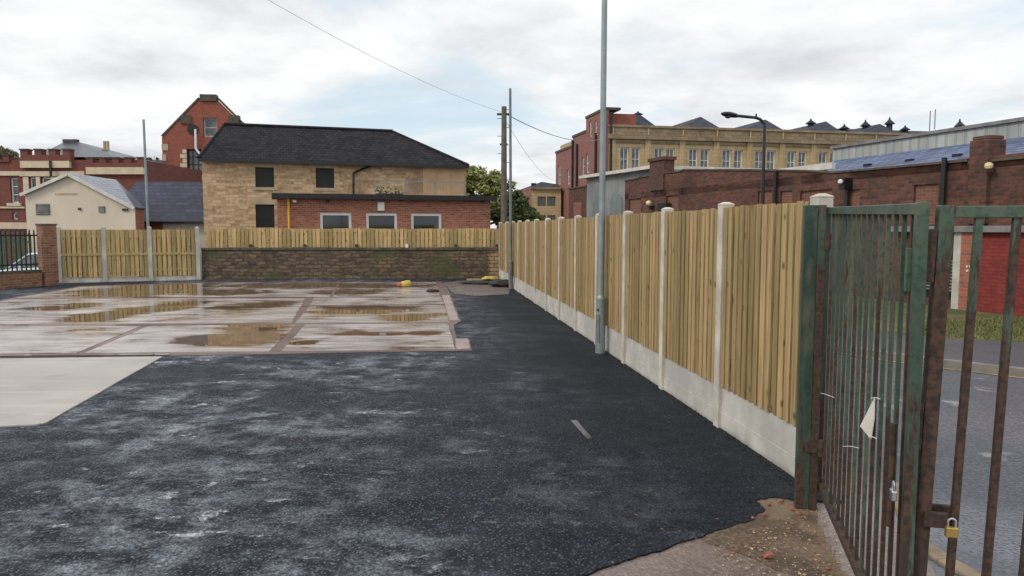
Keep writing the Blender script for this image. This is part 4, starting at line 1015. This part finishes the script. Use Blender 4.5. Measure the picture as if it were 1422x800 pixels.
for k, (w, h) in ((0, (.04, .04)), (.2, (.08, .06)), (.55, (.12, .07)), (.85, (.10, .05)), (1, (.03, .02))):
    c = hd + dv_ * k; rings.append([c + side * w * math.cos(2 * math.pi * i / 12) + Vector((0, 0, h * math.sin(2 * math.pi * i / 12))) for i in range(12)])
mb.loft(rings); lh = mb.build('lamp_head', M['black'], root, smooth=True)
c = hd + dv_ * .6; MB().lathe(c - Vector((0, 0, .10)), [(.02, 0), (.07, .02), (.09, .06)], 12).build('lens', M['glass_pale'], lh)

# ------------------------------------------------------------------ big mill building
o = at(845, 240, 74.); FM = Fr((o.x, o.y), (4889, 1020)); cM = lambda x, y, v=0: FM.uz(x, y, v)
uEnd = cM(1300, 240)[0]; zM = cM(850, 175)[1]; zM2 = cM(1180, 184.5)[1]; zM = (zM + zM2) / 2
root = thing('mill_building', 'large stone and red brick mill with a row of slate gables beyond the fence', 'building', FM.p(uEnd / 2, 0, GZ))
y0w, y1w = 204.5, 237; cz = [cM(875, 204.5)[1], cM(875, 237)[1]]
pairs = [(861, 889), (909, 937), (957, 985), (1003.5, 1031.5), (1049, 1077), (1093.5, 1120.5), (1137.5, 1164), (1180, 1206), (1222, 1247)]
holes = []; wl = []
for x0, x1 in pairs:
    a, b = cM(x0, 220)[0], cM(x1, 220)[0]; w = (b - a) * .43
    for s_ in ((a, a + w), (b - w, b)): holes.append((s_[0], s_[1], cz[1], cz[0]))
    wl.append((a, b))
body(FM, 0, uEnd, GZ, zM, 18, holes, .35).build('stone_wall', M['ashlar'], root, solid=False)
for h in holes: window(root, FM, h, -.2, 'white', 'glass_pale', 2, 2, .10, .1)
mb = MB()
for i, (a, b) in enumerate(wl):
    m_ = (a + b) / 2; mb.box(FM, m_ - .12, m_ + .12, .003, .06, cz[1], cz[0])
    mb.box(FM, a - .25, b + .25, .003, .1, cz[1] - .22, cz[1] - .02)
mb.build('sill', M['ashlar'], root)
zc = cM(900, 188)[1]; mb = MB(); mb.box(FM, -.1, uEnd, .003, .45, zc - .45, zc); mb.box(FM, -.1, uEnd, .003, .14, zc - .80, zc - .68); mb.build('cornice', M['ashlar_dark'], root)
mb = MB(); mb.box(FM, -.05, uEnd, .003, .12, zc + .002, zM - .1); mb.box(FM, -.1, uEnd, -.5, .25, zM - .098, zM + .12); mb.build('parapet', M['ashlar_dark'], root)
mb = MB(); us = [(wl[i][1] + wl[i + 1][0]) / 2 for i in range(len(wl) - 1)]
for u in [.35] + us: mb.box(FM, u - .3, u + .3, .003, .16, GZ, zc - .452); mb.box(FM, u - .06, u + .06, .165, .24, GZ, zM - .2)
mb.build('pilaster', M['ashlar'], root)
# pitched ends of the slate roofs
def hipend(px0, px1, pxc, pyt, k):
    a, b, c = cM(px0, 178, -.8)[0], cM(px1, 178, -.8)[0], cM(pxc, pyt, -6)[0]; z0 = zM - .1; z1 = cM(pxc, pyt, -6)[1]
    P = [FM.p(a, -.8, z0), FM.p(b, -.8, z0), FM.p(b + .4, -16, z0), FM.p(a - .4, -16, z0)]; T0 = FM.p(c, -6, z1); T1 = FM.p(c, -15, z1)
    mb = MB(); mb.poly([P[0], P[1], T0]); mb.poly([P[1], P[2], T1, T0]); mb.poly([P[2], P[3], T1]); mb.poly([P[3], P[0], T0, T1]); mb.build('slate_roof', M['slate_far'], root)
for a in ((863, 917, 886, 157, 0), (941, 1008, 973, 162, 0), (1028, 1096, 1063, 166, 0), (1107, 1175, 1147, 168.5, 0), (1186, 1258, 1222, 172, 0)): hipend(*a)
u0_, u1_ = cM(1160, 183, -1)[0], cM(1400, 183, -1)[0]; z_ = cM(1260, 181.5, -7)[1]
mb = MB(); mb.loft([[FM.p(u, -1.2, zM - .2), FM.p(u, -7, z_), FM.p(u, -13, zM - .2)] for u in (u0_, u1_)]); mb.build('slate_roof', M['slate_far'], root)
def finial(px, pyt, pyb, v=-6, s=1.):
    u, zt = cM(px, pyt, v); z0 = cM(px, pyb, v)[1] - .5; h = zt - z0; w = .42 * s
    MB().lathe(FM.p(u, v, z0), [(w * .9, 0), (w * .8, h * .45), (w * 1.5, h * .5), (w * .8, h * .68), (w * .3, h * .82), (w * .12, h)], 8).build('ventilator', M['slate_far'], root)
for a in ((1126, 164.5, 173), (1172.5, 172, 180), (1202, 166, 178), (1235.5, 162.5, 176), (1257, 174, 181), (886, 154.5, 157)): finial(*a)
finial(1333, 165, 181, -10, 1.1)
for a, b, h in ((1292, 180, 1), (1299, 180, 1)):
    u, zt = cM(a, 152 if a > 1295 else 154, -8); MB().cyl(FM.p(u, -8, zt - 2.4), FM.p(u, -8, zt), .06, .06, 6).build('aerial', M['vent'], root)
# brick return on the left with stepped top
FS = Fr(FM.p(0, -20, 0).xy, (-FM.n.x * -1, -FM.n.y * -1)); FS = Fr(FM.p(0, -19.4, 0).xy, FM.n.xy)      # u runs from the back towards the camera
cS = lambda x, y, v=0: FS.uz(x, y, v)
L = 19.4; zA = cS(830, 160)[1]; uA = cS(818.5, 200)[0]; uB = cS(800, 200)[0]; zB = cS(809, 188)[1]; zC = cS(788, 209)[1]; uC = cS(776, 260)[0]
hl = []
for x0, x1, y0, y1 in ((823.5, 827, 168, 190), (831, 835, 167, 188), (813, 817, 218, 244), (818.5, 823, 213, 240), (779, 783, 230, 256), (792, 796, 235, 256), (779, 783, 280, 306)): hl.append(FS.rect(x0, x1, y0, y1))
mb = MB(); prof = [(uC, zC), (uB, zC), (uB, zB), (uA, zB), (uA, zA), (L, zA)]
segs = [(uC, uB, zC), (uB, uA, zB), (uA, L, zA)]
for a, b, z in segs:
    mb.wall(FS, a, b, GZ, z, [h for h in hl if a < (h[0] + h[1]) / 2 < b], .4, .25)
    for q in (a, b): mb.poly([FS.p(q, .4, GZ), FS.p(q, -6 if q < L else -.002, GZ), FS.p(q, -6 if q < L else -.002, z), FS.p(q, .4, z)])
mb.build('brick_return_wall', M['brick_mill'], root, solid=False)
for h in hl: window(root, FS, h, .28, 'white', 'glass_pale', 1, 2, .1, .06)
uf = cM(886, 165)[0]; zf = cM(860, 156.5)[1]
mb = MB(); mb.wall(FM, 0, uf, zM + .13, zf, (), -.6); mb.poly([FM.p(0, -.6, zf), FM.p(uf, -.6, zf), FM.p(uf, -6.5, zf), FM.p(0, -6.5, zf)]); mb.poly([FM.p(uf, -.6, zM), FM.p(uf, -6.5, zM), FM.p(uf, -6.5, zf), FM.p(uf, -.6, zf)])
mb.build('brick_stair_tower', M['brick_hot'], root, solid=False)
mb = MB()
for a, b, z in segs: mb.box(FS, a - .05, b + .05, -1.2, .5, z + .003, z + .25)
mb.build('coping', M['cap'], root)
board_roof([[FS.p(uC, -.2, zC + .2), FS.p(uB, -.2, zC + .2), FS.p(uB, -3.5, zC + 2.2), FS.p(uC + 1, -3.5, zC + 2.2)]], .1).build('slate_roof', M['slate'], root)
mb = MB()
for px, y0, y1 in ((799, 195, 306), (805, 200, 260), (831.5, 185, 250)):
    u, z = cS(px, y0, .2); _, z2 = cS(px, y1, .2); mb2_ = MB(); mb2_.cyl(FS.p(u, .55, max(z2, GZ)), FS.p(u, .55, z), .13, .13, 8); mb2_.build('drainpipe', M['black'], root)
MB().box(FM, .02, .3, .17, .25, GZ, zf).build('corner_pipe', M['soot'], root)
# far brick and stone building
FK = Fr((at(738, 300, 88).x, 88), (1, .1)); cK = lambda x, y, v=0: FK.uz(x, y, v)
uK = cK(779, 290)[0]; zK = cK(755, 261)[1]
root = thing('far_stone_building', 'distant stone and brick building with hipped slate roof beyond the trees', 'building', FK.p(1, 0, GZ))
holes = [FK.rect(746.5, 758, 273, 286), FK.rect(760, 771.5, 273, 286), FK.rect(746.5, 758, 299, 308), FK.rect(760, 771.5, 299, 308)]
body(FK, 0, uK, GZ, zK, 12, holes, .25).build('wall', M['ashlar'], root, solid=False)
for h in holes: window(root, FK, h, -.15, 'cap', 'glass', 2, 1, .1, .08)
pb = at(711, 290, 98); mb = MB(); q = FK.p(-.02, 0, 0); mb.poly([Vector((q.x, q.y, GZ)), Vector((pb.x, pb.y, GZ)), Vector((pb.x, pb.y, zK)), Vector((q.x, q.y, zK))]); mb.build('side_wall', M['brick_mill'], root, solid=False)
mb = MB(); mb.box(FK, -.1, uK, .003, .3, zK - .2, zK + .1); mb.build('cornice', M['ashlar_dark'], root)
T = [FK.p(.3, -.6, zK), FK.p(uK + 3, -.6, zK), FK.p(uK + 3, -14, zK), Vector((pb.x + .2, pb.y, zK))]; C = FK.p(cK(752, 253, -5)[0], -5, cK(752, 252.5, -5)[1])
mb = MB()
for i in range(4): mb.poly([T[i], T[(i + 1) % 4], C])
mb.poly(T); mb.build('roof', M['slate_far'], root)
MB().box(FK, cK(738, 255, -5)[0], cK(744, 255, -5)[0], -5.4, -4.6, zK - .3, cK(741, 254.5, -5)[1]).build('chimney', M['slate_far'], root)

# ================================================================== TREES
def tree(label, base, hgt, lobes, n, size, mat, seed, group='trees behind the buildings'):
    rnd = random.Random(seed); u = lambda a, b: a + (b - a) * rnd.random()
    base = Vector(base); root = thing('tree', label, 'tree', base, group)
    mb = MB(); fork = base + Vector((0, 0, hgt * .4)); mb.cyl(base, fork, hgt * .03, hgt * .02, 10)
    mb_ = mb
    for c, r in lobes:
        mid = fork.lerp(c, .5) + Vector((u(-.3, .3), u(-.3, .3), 0)); mb_.cyl(fork, mid, hgt * .016, hgt * .01, 7); mb_.cyl(mid, c, hgt * .01, hgt * .004, 6)
        for k in range(6):
            e_ = c + Vector((u(-1, 1), u(-1, 1), u(-.5, 1))) * r.x * .8; mb_.cyl(mid.lerp(c, u(.3, 1)), e_, hgt * .004, hgt * .0015, 5)
    mb.build('trunk', M['bark'], root)
    lf = MB(); tot = sum(r.x * r.z for _, r in lobes)
    for c, r in lobes:
        k = int(n * r.x * r.z / tot); clumps = []
        for i in range(max(10, k // 70)):
            d = Vector((rnd.gauss(0, 1), rnd.gauss(0, 1), rnd.gauss(0, 1))).normalized() * (u(.25, 1) ** .5)
            clumps.append((c + Vector((d.x * r.x, d.y * r.y, d.z * r.z)), u(.12, .3) * r.x))
        for i in range(k):
            cc, cr = rnd.choice(clumps); p = cc + Vector((rnd.gauss(0, .5), rnd.gauss(0, .5), rnd.gauss(0, .4))) * cr
            a = Vector((u(-1, 1), u(-1, 1), u(-1, 1))).normalized() * size * u(.6, 1.3); b = a.orthogonal().normalized() * size * .55
            lf.poly([p - a, p - b, p + a, p + b])
    lf.build('crown', M[mat], root, solid=False)
V = Vector
def lob(px, py, Y, rpx, rpy):
    c = at(px, py, Y); return (c, V((rpx * Y / FPX, rpx * Y / FPX * .8, rpy * Y / FPX)))
tree('broad green tree growing between the stone house and the telegraph pole', (at(668, 300, 44).x, 44, GZ), 6., [lob(668, 262, 44, 30, 36), lob(650, 250, 45, 20, 28), lob(690, 272, 43, 24, 34), lob(640, 280, 44, 22, 36), lob(705, 300, 43, 22, 26)], 13000, .14, 'leaf', 3)
tree('lower dark green tree right of the telegraph pole', (at(718, 300, 40).x, 40, GZ), 4., [lob(716, 285, 40, 18, 18), lob(728, 300, 40, 20, 14), lob(700, 300, 40, 18, 20), lob(742, 305, 40, 12, 9)], 12000, .11, 'leaf_dk', 4)
tree('thin autumn tree above the battlements at the far left edge', (at(8, 300, 70).x, 70, GZ), 9., [lob(8, 217, 70, 14, 10), lob(-14, 213, 70, 18, 12), lob(20, 226, 70, 10, 10)], 3500, .16, 'leaf_aut', 5)
tree('sparse autumn tree between the battlements and the gabled hall', (at(212, 300, 64).x, 64, GZ), 8., [lob(212, 222, 64, 9, 9), lob(206, 238, 64, 10, 10), lob(218, 240, 64, 9, 10)], 2400, .14, 'leaf_aut', 6)
# low dark building between
FQ = Fr((at(196, 300, 60).x, 60), (1, 0)); r_ = FQ.rect(196, 226, 232, 300)
root = thing('dark_stone_outbuilding', 'dark stone outbuilding glimpsed left of the gabled brick hall', 'building', FQ.p(.8, 0, GZ))
MB().box(FQ, r_[0], r_[1], -5, 0, GZ, r_[3]).build('wall', M['ashlar_dark'], root); mb = MB()
mb.loft([[FQ.p(u, .2, r_[3]), FQ.p(u, -2.5, r_[3] + .8), FQ.p(u, -5.2, r_[3])] for u in (r_[0] - .1, r_[1] + .1)]); mb.build('roof', M['slate_far'], root)

# ================================================================== SMALL THINGS
# tapered yellow container with red end, lying on the slab
p = G(552, 400); q = G(569, 399.2); d = (q - p).normalized()
root = thing('traffic_cone', 'faded yellow and red cone lying on its side on the wet slab', 'cone', (p + q) / 2 + V((0, 0, .013)))
c0 = p + V((0, 0, .10)); c1 = q + V((0, 0, .12)); mb = MB(); ax = (c1 - c0)
def ringv(c, r, n=16):
    s_ = ax.normalized(); x = s_.orthogonal().normalized(); y = s_.cross(x); return [c + (x * math.cos(2 * math.pi * i / n) + y * math.sin(2 * math.pi * i / n)) * r for i in range(n)]
mb.loft([ringv(c0.lerp(c1, k), r) for k, r in ((.28, .07), (.5, .09), (.8, .105), (1, .1), (1.04, .07))]); mb.build('yellow_body', M['sack'], root, smooth=True)
mb = MB(); mb.loft([ringv(c0.lerp(c1, k), r) for k, r in ((-.02, .03), (.03, .055), (.15, .06), (.275, .069))]); mb.build('red_tip', M['cone_red'], root, smooth=True)
def lump(name, px, py, sx, sy, sz, mat, label, cat, seed):
    rnd = random.Random(seed); c = G(px, py); q = bmesh.new(); bmesh.ops.create_icosphere(q, subdivisions=3, radius=1); mb = MB()
    from mathutils import noise as nz
    for v in q.verts:
        k = 1 + .28 * nz.noise(v.co * 1.7 + V((seed, 0, 0))); w = v.co * k; z = max(w.z, -.75) + .75
        mb.v.append(V((c.x + w.x * sx, c.y + w.y * sy, .012 + z * sz)))
    for f in q.faces: mb.f.append(tuple(v.index for v in f.verts))
    q.free(); return tag(mb.build(name, M[mat], smooth=True), label, cat)
lump('plastic_sack', 681, 389.5, .28, .2, .08, 'sack', 'small yellow sack lying at the foot of the stone wall near the fence corner', 'sack', 2)
lump('rubble_bag', 697, 398, .38, .3, .12, 'soot', 'black heap of waste beside the far end of the right fence', 'bag', 5)
lump('black_plastic_sheet', 672, 394.5, .75, .3, .05, 'soot', 'crumpled black plastic sheet lying in the far corner of the yard', 'sheet', 8)
lump('loose_stone', 601, 406.3, .18, .14, .055, 'rust', 'dark lump of rubble on the far right of the wet slabs', 'stone', 9)
a, b = G(648, 389.5), G(673, 389.3); tag(MB().bar(a + V((0, 0, .03)), b + V((0, 0, .03)), .12, .05).build('timber_plank', M['stone_trim']), 'pale plank lying at the foot of the stone wall', 'plank')
# pale line of paint on tarmac
q = gp([(792, 584), (801, 584), (822, 609), (815, 610)], .004); struct(MB().poly(q).build('paint_mark', m_road('worn_paint', (.09, .09, .09), (.19, .19, .18), .7, .6, patch=(.03, .03, .035), lo=.5), solid=False))

# ================================================================== GATE
gz = 0.
p0 = G(1119, 703)
root = thing('gate_post', 'green and rusty steel gate post at the near end of the right fence', 'gate post', (p0.x, p0.y, 0))
FG = Fr((p0.x, p0.y), (1, -.28)); htop = at(1125, 285, p0.y).z
MB().box(FG, -.068, .012, -.045, .045, -.1, htop).build('shaft', M['gate_post'], root, bevel=.004)
MB().box(FG, .0125, .058, -.04, .048, -.1, htop + .0).build('flange', M['gate_b'], root, bevel=.003)
for py in (335, 618): z = at(1130, py, p0.y).z; MB().cyl(FG.p(.075, .05, z - .05), FG.p(.075, .05, z + .05), .026, .026, 12).build('hinge', M['rust'], root)
z = at(1128, 618, p0.y).z
MB().box(FG, -.02, .09, .05, .062, z - .03, z + .03).build('hinge_strap', M['rust'], root)

hA = V((1.985, 4.66, 0)); hB = V((1.46, 2.62, 0)); FA1 = Fr((hA.x, hA.y), (hB.x - hA.x, hB.y - hA.y)); LA = (hB - hA).length
root = thing('gate_leaf', 'green barred steel gate leaf standing open from the green post', 'gate', (hA.x, hA.y, .1), 'leaves of the old steel gate')
zt0, zt1, zb0 = 1.885, 1.842, .115
zt_at = lambda u: zt0 + (zt1 - zt0) * u / LA
def rail(fr, u0, u1, z0, z1, w, h):
    mb = MB(); return mb.hexa([fr.p(u0, -w / 2, z0 - h), fr.p(u1, -w / 2, z1 - h), fr.p(u1, w / 2, z1 - h), fr.p(u0, w / 2, z0 - h)], [fr.p(u0, -w / 2, z0), fr.p(u1, -w / 2, z1), fr.p(u1, w / 2, z1), fr.p(u0, w / 2, z0)])
rail(FA1, .0, LA, zt0, zt1, .042, .042).build('top_rail', M['gate_a'], root, bevel=.003)
rail(FA1, .0, LA, zb0 + .04, zb0 + .02, .042, .042).build('bottom_rail', M['gate_b'], root, bevel=.003)
MB().box(FA1, -.002, .042, -.0215, .0215, zb0 - .003, zt0 + .003).build('stile', M['gate_a'], root, bevel=.003)
MB().box(FA1, LA - .04, LA + .002, -.02, .02, zb0 - .023, zt1 + .004).build('stile', M['gate_a'], root, bevel=.003)
n = 17
for i in range(1, n):
    u = LA * i / n; MB().box(FA1, u - .008, u + .008, -.008, .008, zb0, zt_at(u) - .042).build('bar', M['gate_a'] if i % 2 else M['gate_bar'], root)
u = LA - .1; MB().box(FA1, LA - .075, LA - .056, .0, .035, 1.52, 1.68).build('lock_plate', M['gate_a'], root, bevel=.003)
MB().cyl(FA1.p(LA - .09, .045, .62), FA1.p(LA - .09, .045, 1.02), .012, .012, 10).build('drop_bolt', M['rust'], root)
# second leaf
q = at(1318, 318, 2.62); FB2 = Fr((q.x - .02, 2.66), (1, -.22)); LB = 2.3
root = thing('gate_leaf', 'rusty barred gate leaf with brass padlock at the right edge of the photo', 'gate', (q.x, 2.66, .1), 'leaves of the old steel gate')
ztb = at(1330, 286.5, 2.66).z
tilt = -.028
def tb(z): return tilt * (ztb - z)
def lean(mb):
    for v_ in mb.v: v_ += FB2.d * tb(v_.z)
    return mb
lean(MB().box(FB2, 0, .05, -.0255, .0255, .08, ztb + .003)).build('stile', M['gate_b'], root, bevel=.003)
lean(MB().box(FB2, .02, LB, -.02, .02, ztb - .042, ztb)).build('top_rail', M['gate_a'], root, bevel=.003)
lean(MB().box(FB2, .02, LB, -.02, .02, .09, .13)).build('bottom_rail', M['gate_b'], root, bevel=.003)
lean(MB().box(FB2, LB - .05, LB + .002, -.0255, .0255, .08, ztb + .003)).build('stile', M['gate_b'], root)
u = .135
while u < LB - .1: lean(MB().box(FB2, u - .012, u + .012, -.012, .012, .131, ztb - .043)).build('bar', M['gate_b'], root); u += .121
zl = at(1315, 722, 2.62).z
lean(MB().box(FB2, -.015, .135, -.045, -.027, zl - .03, zl + .035)).build('latch', M['rust'], root, bevel=.003)
lean(MB().box(FB2, .02, .10, .027, .05, zl - .025, zl + .03)).build('latch', M['rust'], root, bevel=.003)
lean(MB().box(FB2, -.045, -.003, .0, .03, at(1290, 392, 2.66).z, at(1290, 318, 2.66).z)).build('lock_box', M['rust'], root, bevel=.004)
lean(MB().box(FB2, -.04, -.003, .0, .03, at(1280, 625, 2.66).z, at(1280, 560, 2.66).z)).build('lock_box', M['rust'], root, bevel=.004)
# padlocks
def padlock(c, fr, label, mat):
    root = thing('padlock', label, 'padlock', c, 'padlocks on the gate')
    u0 = (c - fr.o).dot(fr.d); v0 = (c - fr.o).dot(fr.n)
    MB().box(fr, u0 - .021, u0 + .021, v0 - .010, v0 + .010, c.z, c.z + .038).build('body', M[mat], root, bevel=.004)
    pts = [fr.p(u0 - .013, v0, c.z + .036)] + [fr.p(u0 + .013 * math.cos(math.pi - math.pi * i / 8), v0, c.z + .056 + .013 * math.sin(math.pi * i / 8)) for i in range(9)] + [fr.p(u0 + .013, v0, c.z + .036)]
    MB().tube(pts, .0038, 8).build('shackle', M['steel'], root)
u_, z_ = FB2.uz(1321, 746, .07); padlock(FB2.p(u_, .07, z_), FB2, 'brass padlock hanging from the latch of the rusty right leaf', 'brass')
u_, z_ = FA1.uz(1240, 694, .05); padlock(FA1.p(u_, .05, z_), FA1, 'small grey steel padlock hanging on the green gate leaf', 'steel')
# paper tag, cable ties
u_, z_ = FA1.uz(1206, 578, .03); mb = MB(); P = [FA1.p(u_ - .01, .058, z_ - .05), FA1.p(u_ + .03, .020, z_ - .095), FA1.p(u_ + .045, .014, z_ + .0), FA1.p(u_ + .04, .014, z_ + .095)]
mb.hexa(P, [p + FA1.n * .003 for p in P]); tag(mb.build('paper_notice', M['paper']), 'torn white paper notice tied to the bars of the green gate leaf', 'notice')
for (x0, y0), (x1, y1), lb in (((1135, 545), (1158, 552), 'white cable tie sticking out near the hinge of the green gate leaf'), ((1210, 553), (1222, 554), 'white cable tie above the torn paper notice'), ((1171, 620), (1192, 622), 'pale cable tie low in the middle of the green gate leaf'), ((1206, 607), (1217, 609), 'white cable tie just below the torn paper notice')):
    a, b = FA1.uz(x0, y0, .03), FA1.uz(x1, y1, .03); A_, B_ = FA1.p(a[0], .03, a[1]), FA1.p(b[0], .03, b[1])
    tag(MB().tube([A_, A_.lerp(B_, .5) + V((0, 0, .004)), B_], .0022, 6).build('cable_tie', M['white']), lb, 'cable tie', 'cable ties on the gate')

# ================================================================== SKY, SUN, CAMERA
w = bpy.data.worlds.new('World'); scene.world = w; w.use_nodes = True; nt = w.node_tree; nt.nodes.clear()
def N(ty, **k):
    x = nt.nodes.new(ty)
    for a, b in k.items(): setattr(x, a, b)
    return x
EL, ROT = math.radians(38), math.radians(-125)
sky = N('ShaderNodeTexSky', sky_type='NISHITA'); sky.sun_disc = False; sky.sun_elevation = EL; sky.sun_rotation = ROT; sky.air_density = 1.; sky.dust_density = 2.
def wm(op, a, b=0.):
    x = N('ShaderNodeMath', operation=op)
    for i, v_ in enumerate((a, b)):
        if isinstance(v_, bpy.types.NodeSocket): nt.links.new(v_, x.inputs[i])
        else: x.inputs[i].default_value = v_
    return x.outputs[0]
tc = N('ShaderNodeTexCoord'); sep = N('ShaderNodeSeparateXYZ'); nt.links.new(tc.outputs['Generated'], sep.inputs[0])
zz = wm('ADD', wm('MAXIMUM', sep.outputs[2], 0.), .16)
cmb = N('ShaderNodeCombineXYZ'); nt.links.new(wm('DIVIDE', sep.outputs[0], zz), cmb.inputs[0]); nt.links.new(wm('DIVIDE', sep.outputs[1], zz), cmb.inputs[1])
def wnoise(scale, det, loc, rough=.55, dist=.3):
    mp = N('ShaderNodeMapping'); nt.links.new(cmb.outputs[0], mp.inputs[0]); mp.inputs['Location'].default_value = loc
    x = N('ShaderNodeTexNoise'); nt.links.new(mp.outputs[0], x.inputs['Vector']); x.inputs['Scale'].default_value = scale; x.inputs['Detail'].default_value = det
    x.inputs['Roughness'].default_value = rough; x.inputs['Distortion'].default_value = dist; return x.outputs['Fac']
def wr(v_, a, b, c=0., d=1.):
    x = N('ShaderNodeMapRange'); x.interpolation_type = 'SMOOTHSTEP'; nt.links.new(v_, x.inputs[0])
    for i, q_ in enumerate((a, b, c, d)): x.inputs[i + 1].default_value = q_
    return x.outputs[0]
cover = wr(wnoise(.8, 8, (SKYX if 'SKYX' in globals() else 3.4, 1.2, 0)), .30, .50)
shade = wr(wnoise(1.25, 9, (7.7, 4.1, 0), .56, 0.), .40, .74)
def wmix(f, a, b):
    x = N('ShaderNodeMix'); x.data_type = 'RGBA'
    for nm, v_ in (('Factor_Float', f), ('A_Color', a), ('B_Color', b)):
        i = next(q_ for q_ in x.inputs if q_.identifier == nm)
        if isinstance(v_, bpy.types.NodeSocket): nt.links.new(v_, i)
        elif isinstance(v_, tuple): i.default_value = (*v_, 1)
        else: i.default_value = v_
    return next(q_ for q_ in x.outputs if q_.identifier == 'Result_Color')
cloud = wmix(shade, (10.3, 10.3, 10.3), (6.5, 6.75, 7.15))
blue = wmix(.78, sky.outputs[0], (7.6, 9.2, 10.2))
colr = wmix(cover, blue, cloud)
bg = N('ShaderNodeBackground'); bg.inputs['Strength'].default_value = .1; nt.links.new(colr, bg.inputs[0])
ow = N('ShaderNodeOutputWorld'); nt.links.new(bg.outputs[0], ow.inputs[0])
sun = bpy.data.lights.new('sun', 'SUN'); sun.energy = 1.5; sun.angle = math.radians(14); sun.color = (1, .90, .76)
so = bpy.data.objects.new('sun', sun); COL.objects.link(so)
sd = V((math.sin(ROT) * math.cos(EL), math.cos(ROT) * math.cos(EL), math.sin(EL))); so.rotation_euler = (-sd).to_track_quat('-Z', 'Y').to_euler(); so.location = (-8, -8, 12)

cam = bpy.data.cameras.new('camera'); cam.sensor_width = 36; cam.lens = 36 * FPX / 1422; cam.clip_start = .05; cam.clip_end = 2000
co = bpy.data.objects.new('camera', cam); COL.objects.link(co); co.location = CAM; co.rotation_euler = (math.pi / 2 - PITCH, 0, 0); scene.camera = co
for o_ in bpy.data.objects:
    if '_o' in o_: del o_['_o']
vs = scene.view_settings; vs.view_transform = 'Standard'; vs.look = 'None'; vs.exposure = 0.; vs.gamma = 1.; vs.use_curve_mapping = False
